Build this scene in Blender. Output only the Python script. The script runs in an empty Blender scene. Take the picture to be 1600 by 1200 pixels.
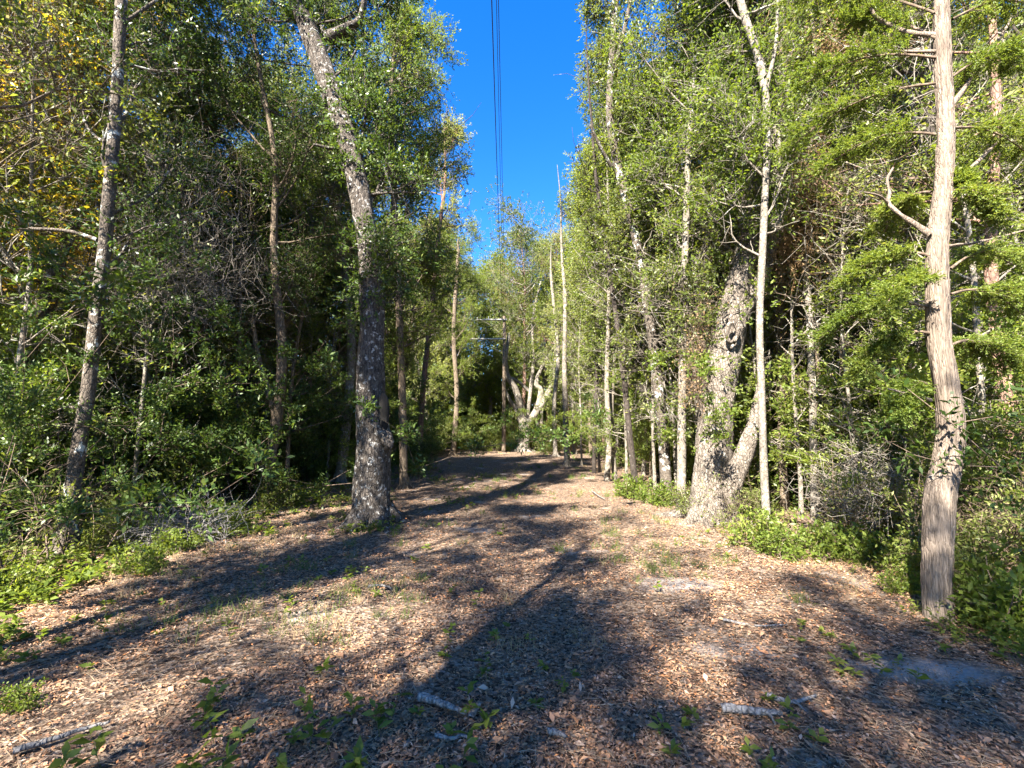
import bpy, math
import numpy as np
from mathutils import Vector

# ------------------------------------------------------------------ camera, sky, sun, exposure
S = bpy.context.scene
COL = S.collection
F = 700.0                       # focal length in photograph pixels (1600 wide)
PITCH = math.atan(75.0 / F)
CAMZ = 1.6
cd = bpy.data.cameras.new('camera'); cam = bpy.data.objects.new('camera', cd); COL.objects.link(cam)
cam.location = (0, 0, CAMZ); cam.rotation_euler = (math.pi / 2 + PITCH, 0, 0)
cd.sensor_width = 36; cd.lens = F / 1600 * 36; cd.clip_start = 0.05; cd.clip_end = 2000
S.camera = cam
SUN_AZ = math.radians(30)       # shadows run away from the camera, this far to the right
SUN_EL = math.radians(43)
w = bpy.data.worlds.new("World"); S.world = w; w.use_nodes = True
nt = w.node_tree; bg = nt.nodes['Background']
sky = nt.nodes.new('ShaderNodeTexSky'); sky.sky_type = 'NISHITA'; sky.sun_disc = False
sky.sun_elevation = SUN_EL; sky.sun_rotation = math.pi + SUN_AZ
sky.ozone_density = 4.0; sky.air_density = 1.0; sky.dust_density = 0.0
hs = nt.nodes.new('ShaderNodeHueSaturation'); hs.inputs['Saturation'].default_value = 1.34; hs.inputs['Hue'].default_value = .511; hs.inputs['Value'].default_value = .66
nt.links.new(sky.outputs[0], hs.inputs['Color']); nt.links.new(hs.outputs[0], bg.inputs[0])
bg.inputs[1].default_value = 0.09
ld = bpy.data.lights.new('sun', 'SUN'); lo = bpy.data.objects.new('sun', ld); COL.objects.link(lo)
ld.energy = 4.8; ld.angle = math.radians(0.55); ld.color = (1.0, 0.93, 0.82)
SD = Vector((math.sin(SUN_AZ) * math.cos(SUN_EL), math.cos(SUN_AZ) * math.cos(SUN_EL), -math.sin(SUN_EL)))
lo.rotation_euler = SD.to_track_quat('-Z', 'Y').to_euler(); lo.location = (-20, -40, 40)
S.view_settings.view_transform = 'Standard'; S.view_settings.look = 'None'
S.view_settings.gamma = 1; S.view_settings.exposure = 2.98
S.cycles.max_bounces = 6; S.cycles.diffuse_bounces = 4; S.cycles.transmission_bounces = 4
S.cycles.glossy_bounces = 2

# ------------------------------------------------------------------ helpers
RNG = np.random.default_rng(7)
cp, sp_ = math.cos(PITCH), math.sin(PITCH)

def P(px, py, Y):
    """a point of the photograph at world depth Y"""
    a = px - 800.0; b = 600.0 - py
    d = np.array([a, F * cp - b * sp_, F * sp_ + b * cp])
    return np.array([0, 0, CAMZ]) + d * (Y / d[1])

def G(px, py):
    a = px - 800.0; b = 600.0 - py
    d = np.array([a, F * cp - b * sp_, F * sp_ + b * cp])
    return np.array([0, 0, CAMZ]) + d * (-CAMZ / d[2])

def hash3(i, j, k, seed=0):
    n = (i * 374761393 + j * 668265263 + k * 2147483647 + seed * 1274126177) & 0xffffffff
    n = ((n ^ (n >> 13)) * 1274126177) & 0xffffffff
    n = (n ^ (n >> 16)) & 0xffffffff
    return n / 4294967295.0

def noise(x, y, z=0.0, seed=0):
    x, y, z = np.broadcast_arrays(np.asarray(x, float), np.asarray(y, float), np.asarray(z, float))
    xi, yi, zi = np.floor(x).astype(np.int64), np.floor(y).astype(np.int64), np.floor(z).astype(np.int64)
    fx, fy, fz = x - xi, y - yi, z - zi
    fx, fy, fz = fx * fx * (3 - 2 * fx), fy * fy * (3 - 2 * fy), fz * fz * (3 - 2 * fz)
    r = 0
    for a in (0, 1):
        for b in (0, 1):
            for c in (0, 1):
                r = r + hash3(xi + a, yi + b, zi + c, seed) * (fx if a else 1 - fx) * (fy if b else 1 - fy) * (fz if c else 1 - fz)
    return r * 2 - 1

def path_left(y): return -4.2 - 1.6 * np.exp(-((y - 6) / 5.0) ** 2) - 0.02 * y
def path_right(y): return 3.7 + 0.045 * y + 0.6 * np.exp(-((y - 6) / 3.0) ** 2)

def height(x, y):
    """gentle terrain: flat path with wheel ruts, slightly raised wood floor"""
    x = np.asarray(x, float); y = np.asarray(y, float)
    h = 0.035 * noise(x * .5, y * .5, 0, 3) + 0.02 * noise(x * 1.7, y * 1.7, 0, 4)
    out = np.maximum(0, np.maximum(path_left(y) - x, x - path_right(y)))
    h = h + 0.12 * (1 - np.exp(-out / 2.0)) * (1 + noise(x * .3, y * .3, 0, 5))
    return h

def mesh(name, V, Fq, mat, parent=None, smooth=True, Ft=None):
    """V (N,3); Fq (M,4) quads; Ft (K,3) triangles"""
    me = bpy.data.meshes.new(name)
    V = np.ascontiguousarray(V, np.float32)
    Fq = np.asarray(Fq, np.int32).reshape(-1, 4)
    idx = Fq.ravel(); nq = len(Fq)
    starts = np.arange(nq, dtype=np.int32) * 4
    if Ft is not None and len(Ft):
        Ft = np.asarray(Ft, np.int32).reshape(-1, 3)
        starts = np.concatenate([starts, nq * 4 + np.arange(len(Ft), dtype=np.int32) * 3])
        idx = np.concatenate([idx, Ft.ravel()])
    me.vertices.add(len(V)); me.vertices.foreach_set('co', V.ravel())
    me.loops.add(len(idx)); me.loops.foreach_set('vertex_index', idx.astype(np.int32))
    me.polygons.add(len(starts)); me.polygons.foreach_set('loop_start', starts.astype(np.int32))
    if smooth:
        me.polygons.foreach_set('use_smooth', np.ones(len(starts), bool))
    me.update(calc_edges=True)
    me.materials.append(mat)
    o = bpy.data.objects.new(name, me); COL.objects.link(o)
    if parent is not None: o.parent = parent
    return o

def empty(name, loc, label, cat, group=None):
    o = bpy.data.objects.new(name, None); COL.objects.link(o)
    o.location = tuple(float(v) for v in loc); o.empty_display_size = 0.2
    o['label'] = label; o['category'] = cat
    if group: o['group'] = group
    return o

def tag(o, label, cat, group=None, kind=None):
    o['label'] = label; o['category'] = cat
    if group: o['group'] = group
    if kind: o['kind'] = kind
    return o

def catmull(pts, n):
    pts = np.asarray(pts, float); k = len(pts)
    ext = np.vstack([2 * pts[0] - pts[1], pts, 2 * pts[-1] - pts[-2]])
    t = np.linspace(0, k - 1, n); i = np.minimum(t.astype(int), k - 2); f = (t - i)[:, None]
    p0, p1, p2, p3 = ext[i], ext[i + 1], ext[i + 2], ext[i + 3]
    return 0.5 * ((2 * p1) + (-p0 + p2) * f + (2 * p0 - 5 * p1 + 4 * p2 - p3) * f ** 2 + (-p0 + 3 * p1 - 3 * p2 + p3) * f ** 3)

class MB:
    """collects vertices and quads into one mesh"""
    def __init__(s): s.V = []; s.Q = []; s.n = 0
    def add(s, V, Q):
        s.V.append(np.asarray(V, np.float32)); s.Q.append(np.asarray(Q, np.int64) + s.n); s.n += len(V)
    def tube(s, pts, rad, sides=6, rough=0.0, seed=0, ridge=0, cap=True):
        pts = np.asarray(pts, float); rad = np.asarray(rad, float); n = len(pts)
        T = np.gradient(pts, axis=0); T /= np.linalg.norm(T, axis=1)[:, None] + 1e-9
        ref = np.array([1.0, 0, 0]) if abs(T[0, 0]) < 0.8 else np.array([0, 1.0, 0])
        A = ref - T * (T @ ref)[:, None]; A /= np.linalg.norm(A, axis=1)[:, None] + 1e-9
        B = np.cross(T, A)
        th = np.linspace(0, 2 * math.pi, sides, endpoint=False)
        r = rad[:, None] * np.ones(sides)[None]
        if rough:
            ln = np.concatenate([[0], np.cumsum(np.linalg.norm(np.diff(pts, axis=0), axis=1))])
            cx, cy = np.cos(th)[None], np.sin(th)[None]; L = ln[:, None]
            r = r * (1 + rough * noise(cx * 1.3 + seed, cy * 1.3, L * 1.4, seed) + rough * .5 * noise(cx * 3 + seed, cy * 3, L * 4, seed + 1))
            if ridge:
                r = r + ridge * np.abs(noise(cx * 9 + seed, cy * 9, L * 5, seed + 2)) - ridge * .5 * np.abs(noise(cx * 16, cy * 16, L * 22, seed + 3))
        V = pts[:, None, :] + r[..., None] * (np.cos(th)[None, :, None] * A[:, None, :] + np.sin(th)[None, :, None] * B[:, None, :])
        V = V.reshape(-1, 3)
        i = np.arange(n - 1)[:, None] * sides; j = np.arange(sides)[None]; j2 = (j + 1) % sides
        Q = np.stack([i + j, i + j2, i + sides + j2, i + sides + j], -1).reshape(-1, 4)
        if cap:
            V = np.vstack([V, pts[-1] + T[-1] * rad[-1] * .5]); c = len(V) - 1; b = (n - 1) * sides
            jj = np.arange(0, sides - 1, 2)
            Qc = np.stack([b + jj, b + jj + 1, b + (jj + 2) % sides, np.full_like(jj, c)], -1)
            Q = np.vstack([Q, Qc])
        s.add(V, Q)
    def strands(s, Pn, r):
        """Pn (N,K,3) polylines, r (N,) root radius: three-sided tapering tubes, all at once"""
        Pn = np.asarray(Pn, float)
        if len(Pn) == 0: return
        N, K, _ = Pn.shape; r = np.broadcast_to(np.asarray(r, float), (N,))
        T = Pn[:, -1] - Pn[:, 0]; T /= np.linalg.norm(T, axis=1)[:, None] + 1e-9
        ref = np.where(np.abs(T[:, 2:3]) < .8, np.array([[0, 0, 1.0]]), np.array([[1.0, 0, 0]]))
        A = np.cross(T, ref); A /= np.linalg.norm(A, axis=1)[:, None] + 1e-9; B = np.cross(T, A)
        th = np.arange(3) * 2 * math.pi / 3
        ring = np.cos(th)[None, :, None] * A[:, None] + np.sin(th)[None, :, None] * B[:, None]
        taper = np.linspace(1, .35, K)
        V = Pn[:, :, None, :] + (r[:, None] * taper[None])[:, :, None, None] * ring[:, None]
        V = V.reshape(-1, 3)
        b = (np.arange(N) * K * 3)[:, None, None]; i = (np.arange(K - 1) * 3)[None, :, None]; j = np.arange(3)[None, None]
        j2 = (j + 1) % 3
        Q = np.stack([b + i + j, b + i + j2, b + i + 3 + j2, b + i + 3 + j], -1).reshape(-1, 4)
        s.add(V, Q)
    def leaves(s, C, D, Nn, L, W, fold=.12):
        """one folded kite per leaf: base, side, tip, side"""
        C = np.asarray(C, float)
        if len(C) == 0: return
        D = D / (np.linalg.norm(D, axis=1)[:, None] + 1e-9)
        Sd = np.cross(D, Nn); Sd /= np.linalg.norm(Sd, axis=1)[:, None] + 1e-9
        Nn = np.cross(Sd, D)
        L = np.broadcast_to(L, (len(C),))[:, None]; W = np.broadcast_to(W, (len(C),))[:, None]
        tip = C + D * L
        m = C + D * L * .48 + Nn * L * fold
        V = np.stack([C, m + Sd * W * .5, tip, m - Sd * W * .5], 1).reshape(-1, 3)
        s.add(V, np.arange(len(V)).reshape(-1, 4))
    def arr(s):
        if not s.V: return np.zeros((0, 3)), np.zeros((0, 4), int)
        return np.vstack(s.V), np.vstack(s.Q)
    def obj(s, name, mat, parent=None, origin=(0, 0, 0), smooth=True):
        V, Q = s.arr()
        if len(V) == 0: return None
        return mesh(name, V - np.asarray(origin, np.float32), Q, mat, parent, smooth)

def unit(v): return v / (np.linalg.norm(v, axis=-1, keepdims=True) + 1e-9)

# ------------------------------------------------------------------ materials
def newmat(name):
    m = bpy.data.materials.new(name); m.use_nodes = True
    n = m.node_tree.nodes; l = m.node_tree.links
    return m, n, l, n['Principled BSDF']

def ramp(n, stops):
    r = n.new('ShaderNodeValToRGB'); e = r.color_ramp.elements
    e[0].position, e[0].color = stops[0][0], (*stops[0][1], 1)
    e[1].position, e[1].color = stops[-1][0], (*stops[-1][1], 1)
    for p, c in stops[1:-1]:
        k = e.new(p); k.color = (*c, 1)
    return r

def leafmat(name, stops, trans=.35, rough=.5, tb=1.6, spec=.28):
    m, n, l, b = newmat(name)
    g = n.new('ShaderNodeNewGeometry')
    oi = n.new('ShaderNodeObjectInfo')
    # a little of the hue follows each plant, the rest each leaf
    mx = n.new('ShaderNodeMath'); mx.operation = 'MULTIPLY_ADD'; mx.inputs[1].default_value = .7
    m2 = n.new('ShaderNodeMath'); m2.operation = 'MULTIPLY'; m2.inputs[1].default_value = .3
    l.new(oi.outputs['Random'], m2.inputs[0]); l.new(g.outputs['Random Per Island'], mx.inputs[0]); l.new(m2.outputs[0], mx.inputs[2])
    r = ramp(n, stops); l.new(mx.outputs[0], r.inputs[0]); l.new(r.outputs[0], b.inputs['Base Color'])
    b.inputs['Roughness'].default_value = rough; b.inputs['Specular IOR Level'].default_value = spec
    t = n.new('ShaderNodeBsdfTranslucent')
    mu = n.new('ShaderNodeMix'); mu.data_type = 'RGBA'; mu.blend_type = 'MULTIPLY'; mu.inputs[0].default_value = 1
    l.new(r.outputs[0], mu.inputs[6]); mu.inputs[7].default_value = (tb * 1.15, tb * 1.1, tb * .45, 1)
    l.new(mu.outputs[2], t.inputs[0])
    ms = n.new('ShaderNodeMixShader'); ms.inputs[0].default_value = trans
    l.new(b.outputs[0], ms.inputs[1]); l.new(t.outputs[0], ms.inputs[2])
    l.new(ms.outputs[0], n['Material Output'].inputs[0])
    return m

def barkmat(name, dark, light, lichen=None, lich_amt=.55, stretch=.25, scale=9, bump=.5, lscale=7, vor=.65):
    m, n, l, b = newmat(name)
    tc = n.new('ShaderNodeTexCoord'); mp = n.new('ShaderNodeMapping')
    mp.inputs['Scale'].default_value = (1, 1, stretch)
    l.new(tc.outputs['Object'], mp.inputs[0])
    a = n.new('ShaderNodeTexNoise'); a.inputs['Scale'].default_value = scale * 2.2; a.inputs['Detail'].default_value = 6; a.inputs['Roughness'].default_value = .7
    l.new(mp.outputs[0], a.inputs['Vector'])
    v = n.new('ShaderNodeTexVoronoi'); v.feature = 'DISTANCE_TO_EDGE'; v.inputs['Scale'].default_value = scale * 3
    l.new(mp.outputs[0], v.inputs['Vector'])
    r = ramp(n, [(.32, dark), (.5, tuple((x + y) / 2 for x, y in zip(dark, light))), (.66, light)])
    l.new(a.outputs[0], r.inputs[0])
    vr = ramp(n, [(0, (.35, .35, .35)), (.12, (1, 1, 1))]); l.new(v.outputs[0], vr.inputs[0])
    mm = n.new('ShaderNodeMix'); mm.data_type = 'RGBA'; mm.blend_type = 'MULTIPLY'; mm.inputs[0].default_value = vor
    l.new(r.outputs[0], mm.inputs[6]); l.new(vr.outputs[0], mm.inputs[7])
    out = mm.outputs[2]
    if lichen:
        c = n.new('ShaderNodeTexNoise'); c.inputs['Scale'].default_value = lscale; c.inputs['Detail'].default_value = 5; c.inputs['Roughness'].default_value = .65
        l.new(tc.outputs['Object'], c.inputs['Vector'])
        cr = ramp(n, [(lich_amt, (0, 0, 0)), (lich_amt + .05, (1, 1, 1))]); l.new(c.outputs[0], cr.inputs[0])
        m3 = n.new('ShaderNodeMix'); m3.data_type = 'RGBA'; l.new(cr.outputs[0], m3.inputs[0]); l.new(out, m3.inputs[6]); m3.inputs[7].default_value = (*lichen, 1)
        out = m3.outputs[2]
    l.new(out, b.inputs['Base Color']); b.inputs['Roughness'].default_value = .92; b.inputs['Specular IOR Level'].default_value = .15
    bp = n.new('ShaderNodeBump'); bp.inputs['Strength'].default_value = bump; bp.inputs['Distance'].default_value = .02
    ad = n.new('ShaderNodeMath'); ad.operation = 'ADD'; l.new(a.outputs[0], ad.inputs[0])
    sm = n.new('ShaderNodeMath'); sm.operation = 'MINIMUM'; sm.inputs[1].default_value = .15; l.new(v.outputs[0], sm.inputs[0])
    s4 = n.new('ShaderNodeMath'); s4.operation = 'MULTIPLY'; s4.inputs[1].default_value = 4; l.new(sm.outputs[0], s4.inputs[0]); l.new(s4.outputs[0], ad.inputs[1])
    l.new(ad.outputs[0], bp.inputs['Height']); l.new(bp.outputs[0], b.inputs['Normal'])
    return m

M = {}
M['leaf_dark'] = leafmat('dark_evergreen_leaf', [(0, (.022, .042, .010)), (.45, (.045, .08, .016)), (.8, (.08, .12, .024)), (1, (.14, .165, .04))], .3, .42)
M['leaf_mid'] = leafmat('mid_green_leaf', [(0, (.04, .06, .014)), (.5, (.095, .125, .028)), (.85, (.155, .175, .045)), (1, (.22, .21, .08))], .4, .45)
M['leaf_bright'] = leafmat('bright_green_leaf', [(0, (.06, .09, .016)), (.5, (.115, .16, .026)), (1, (.20, .22, .05))], .45, .45)
M['leaf_yellow'] = leafmat('yellow_autumn_leaf', [(0, (.12, .14, .02)), (.4, (.25, .21, .025)), (.75, (.42, .28, .03)), (1, (.42, .18, .04))], .45, .5)
M['leaf_pale'] = leafmat('pale_yellow_green_leaf', [(0, (.08, .11, .03)), (.5, (.16, .19, .05)), (1, (.26, .26, .10))], .4, .5)
M['cedar'] = leafmat('cedar_frond', [(0, (.07, .11, .022)), (.5, (.125, .17, .035)), (1, (.20, .22, .06))], .35, .55)
M['leaf_dead'] = leafmat('dead_hanging_leaf', [(0, (.12, .07, .03)), (.5, (.22, .14, .07)), (1, (.36, .26, .15))], .2, .7, 1.0, .2)
M['moss'] = leafmat('grey_hanging_moss', [(0, (.16, .16, .12)), (1, (.30, .29, .22))], .2, .9, 1.0, .1)
M['bark_oak'] = barkmat('grey_lichened_oak_bark', (.022, .018, .015), (.13, .11, .092), (.30, .29, .27), .57, .35, 9, 1.0, 12)
M['bark_spot'] = barkmat('bark_with_white_lichen_patches', (.045, .036, .03), (.15, .125, .10), (.40, .41, .38), .57, .5, 10, .6, 6)
M['bark_pale'] = barkmat('pale_smooth_bark', (.10, .085, .068), (.25, .22, .18), (.34, .33, .29), .58, .6, 9, .4)
M['bark_brown'] = barkmat('brown_bark', (.06, .045, .033), (.22, .17, .12), (.34, .32, .28), .66, .3, 11, .6)
M['bark_cedar'] = barkmat('stringy_cedar_bark', (.09, .07, .055), (.27, .215, .17), (.30, .27, .235), .66, .09, 22, .6, vor=.25)
M['bark_pine'] = barkmat('reddish_pine_bark', (.10, .06, .045), (.32, .20, .15), None, .6, .4, 7, .8)
M['bark_gnarled'] = barkmat('pale_tan_gnarled_bark', (.055, .043, .033), (.24, .205, .17), (.30, .29, .26), .62, .5, 8, 1.0, 9)
M['bark_dark'] = barkmat('dark_bark', (.022, .018, .015), (.08, .065, .055), (.2, .2, .18), .66, .35, 9, .6)
M['twig'] = barkmat('grey_twig', (.12, .10, .085), (.30, .27, .23), None, .6, 1, 6, .1)
M['twig_brown'] = barkmat('brown_twig', (.07, .05, .035), (.20, .15, .11), None, .6, 1, 6, .1)
M['straw'] = barkmat('dry_straw', (.22, .15, .09), (.5, .38, .26), None, .6, 1, 3, .1)
M['deadwood'] = barkmat('weathered_grey_deadwood', (.09, .08, .075), (.33, .31, .29), None, .6, .15, 12, .7)

# ------------------------------------------------------------------ growing things
def sprays(rng, O, D, n, L, ll, lw, spread=.9, jit=.03, droop=.0):
    """leaves strung along short twigs starting at O (N,3) going D; returns arrays and the twigs"""
    N = len(O)
    D = unit(D + np.array([0, 0, -droop]))
    Ls = L * rng.uniform(.55, 1.3, N)
    t = rng.uniform(.05, 1, (N, n))
    C = O[:, None] + D[:, None] * (t * Ls[:, None])[..., None] + rng.normal(0, jit, (N, n, 3))
    C[..., 2] -= droop * .25 * (t ** 2) * Ls[:, None]
    ld_ = unit(D[:, None] * .8 + rng.normal(0, spread * .6, (N, n, 3)))
    nn = unit(rng.normal(0, .75, (N, n, 3)) + np.array([0, -.15, .5]))
    le = ll * rng.uniform(.45, 1.45, (N, n)); wi = lw * rng.uniform(.7, 1.2, (N, n))
    mid = O + D * (Ls * .5)[:, None] + rng.normal(0, .02, (N, 3)); end = O + D * Ls[:, None]
    end[:, 2] -= droop * .25 * Ls
    tw = np.stack([O, mid, end], 1)
    return C.reshape(-1, 3), ld_.reshape(-1, 3), nn.reshape(-1, 3), le.ravel(), wi.ravel(), tw

def corridor_ok(p):
    """keeps the power line's cleared corridor above the path open (world space)"""
    x, y, z = p[:, 0], p[:, 1], p[:, 2]
    nz = noise(y * .45, z * .5, 0, 21); nz2 = noise(y * 1.3, z * 1.4, 3, 22)
    hi = np.clip((z - 2.5) / 3.0, 0, 1)
    xl = (-3.6) * (1 - hi) + (-1.92) * hi + .55 * nz + .35 * nz2
    xr = (3.3 + .03 * y) * (1 - hi) + (1.9 + .033 * y) * hi + .6 * nz2 + .35 * nz
    far = y > 31 - 2 * nz
    near = (np.abs(x) < 3.0) & (y < 2.6) & (z < 6)
    return (((x < xl) | (x > xr)) | far) & ~near

def limb_path(rng, p, az, el, L, n=6, wob=.12, up=.12):
    d = np.array([math.cos(az) * math.cos(el), math.sin(az) * math.cos(el), math.sin(el)])
    pts = [p]
    for i in range(n - 1):
        d = unit(d + rng.normal(0, wob, 3) + np.array([0, 0, up]))
        pts.append(pts[-1] + d * L / (n - 1))
    return np.array(pts)

def foliage(rng, path, rad, *, z0=2.0, reach=2.2, nlimb=34, nsub=4, nspray=7, nleaf=14, ll=.075, lw=.032, spl=.38,
            el=(5, 60), droop=.1, corridor=False, trunkveg=0.0, topthin=.35, az_bias=None, up=.10, loose=.22, clump=.0, avoid=False):
    """limbs, twigs and leaves for a trunk path; returns (branch MB, twig MB, leaf MB)"""
    br, lf = MB(), MB(); tw = br; cseed = int(rng.integers(1, 500)); avoid = avoid
    path = np.asarray(path); H = path[-1, 2]
    ks = np.linspace(0, 1, len(path))
    zs = path[:, 2]
    for i in range(nlimb):
        f = (i + rng.uniform(0, 1)) / nlimb
        z = z0 + (H - z0) * f ** .9
        k = np.interp(z, zs, ks); q = k * (len(path) - 1); a = int(min(q, len(path) - 2)); fr = q - a
        p = path[a] * (1 - fr) + path[a + 1] * fr; r0 = np.interp(k, ks, rad)
        shape = math.sin(min(1, .25 + f * .9) * math.pi * .85) ** .6 if f < .8 else (1 - f) * 3.2 * topthin + .45
        L = reach * max(.35, shape) * rng.uniform(.6, 1.2)
        az = rng.uniform(0, 2 * math.pi)
        if az_bias is not None and rng.random() < .5: az = az_bias + rng.normal(0, .7)
        if avoid and math.sin(az) < -.25: az = -az
        e = math.radians(rng.uniform(*el))
        lp = limb_path(rng, p, az, e, L, 7, .16, up)
        if corridor:
            ok = corridor_ok(lp)
            if not ok.all():
                n = int(np.argmin(ok))
                if n < 3: continue
                lp = lp[:n]
        br.tube(lp, np.linspace(max(.010, min(r0 * .45, min(.034, .011 + L * .009))), .006, len(lp)), 5, .12, i)
        pts = [lp[len(lp) // 3:]]
        for s in range(nsub):
            j = int(rng.integers(1, len(lp)))
            sp = limb_path(rng, lp[j], az + rng.normal(0, .9), e + rng.normal(0, .5), L * rng.uniform(.22, .5), 4, .25, .05)
            br.tube(sp, np.linspace(.009, .004, 4), 4); pts.append(sp[1:])
        pts = np.vstack(pts)
        O = np.repeat(pts, nspray, 0) + rng.normal(0, loose, (len(pts) * nspray, 3))
        Bp = np.repeat(pts, nspray, 0)
        if corridor: kk = corridor_ok(O); O = O[kk]; Bp = Bp[kk]
        cl = noise(O[:, 0] * 1.15, O[:, 1] * 1.15, O[:, 2] * 1.15, cseed) + .45 * noise(O[:, 0] * 2.9, O[:, 1] * 2.9, O[:, 2] * 2.9, cseed + 1)
        Bp = Bp[cl > clump]; O = O[cl > clump]
        if len(O) == 0: continue
        D = unit(O - p) * .6 + rng.normal(0, .6, O.shape) + np.array([0, 0, .1])
        C, d, nn, le, wi, twg = sprays(rng, O, D, nleaf, spl, ll, lw, droop=droop)
        lf.leaves(C, d, nn, le, wi); tw.strands(np.concatenate([Bp[:, None], twg], 1), .0042)
    if trunkveg:
        n = int(trunkveg * (H - z0)); q = rng.uniform(0, 1, n) * (len(path) - 1); a = np.minimum(q.astype(int), len(path) - 2); fr = (q - a)[:, None]
        O = path[a] * (1 - fr) + path[a + 1] * fr
        g = noise(O[:, 2] * .8, 3.3, 0, int(rng.integers(99))); O = O[(g > -.15) & (O[:, 2] > z0 * .6)]
        th = rng.uniform(0, 2 * math.pi, len(O)); rr = np.interp(O[:, 2], zs, rad) + rng.exponential(.12, len(O))
        off = np.stack([np.cos(th), np.sin(th), 0 * th], 1)
        O = O + off * rr[:, None]
        if corridor: O = O[corridor_ok(O)]; 
        if len(O):
            D = off[:len(O)] + rng.normal(0, .6, O.shape)
            C, d, nn, le, wi, twg = sprays(rng, O, D, nleaf, spl * .7, ll, lw, droop=droop)
            lf.leaves(C, d, nn, le, wi); tw.strands(twg, .003)
    return br, tw, lf

def moss(rng, path, n, spreadr, L=.5, hang=True):
    """hanging dead vine and moss strands scattered round a path"""
    q = rng.uniform(.15, 1, n) * (len(path) - 1); a = np.minimum(q.astype(int), len(path) - 2); fr = (q - a)[:, None]
    O = path[a] * (1 - fr) + path[a + 1] * fr + rng.normal(0, spreadr, (n, 3))
    K = 5; Pn = np.zeros((n, K, 3)); Pn[:, 0] = O; d = unit(rng.normal(0, 1, (n, 3)) + np.array([0, 0, -1.4 if hang else 0]))
    for k in range(1, K):
        d = unit(d + rng.normal(0, .45, (n, 3)) + np.array([0, 0, -.2 if hang else 0]))
        Pn[:, k] = Pn[:, k - 1] + d * (L * rng.uniform(.5, 1.3, n) / (K - 1))[:, None]
    return Pn

def trunk_from_px(pts, H=None, n=60, rng=RNG, z_extra=None):
    """pts: (px, py, depth, width_px). Continues above the frame to height H. base sits on the ground"""
    W = np.array([P(a, b, d) for a, b, d, w_ in pts]); R = np.array([w_ / 2 * d / F / math.hypot(1, (a - 800) / F) for a, b, d, w_ in pts])
    g = height(W[0, 0], W[0, 1]); W[0, 2] = g - .05
    if H and W[-1, 2] < H:
        d = unit(W[-1] - W[-2]); d = unit(d * np.array([.5, .5, 1])) ; k = 4
        step = (H - W[-1, 2]) / k / max(d[2], .3); r = R[-1]
        for i in range(k):
            d = unit(d + rng.normal(0, .06, 3) * np.array([1, 1, .2]))
            W = np.vstack([W, W[-1] + d * step]); R = np.append(R, r * (1 - (i + 1) / (k + .6)))
    L = np.linalg.norm(np.diff(W, axis=0), axis=1).sum()
    n = max(n, int(L / .12))
    # resample evenly by arc length
    Q = catmull(W, 400); s = np.concatenate([[0], np.cumsum(np.linalg.norm(np.diff(Q, axis=0), axis=1))])
    rr = np.interp(np.linspace(0, len(R) - 1, 400), np.arange(len(R)), R)
    t = np.linspace(0, s[-1], n)
    path = np.stack([np.interp(t, s, Q[:, i]) for i in range(3)], 1); rad = np.interp(t, s, rr)
    return path, rad

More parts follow.
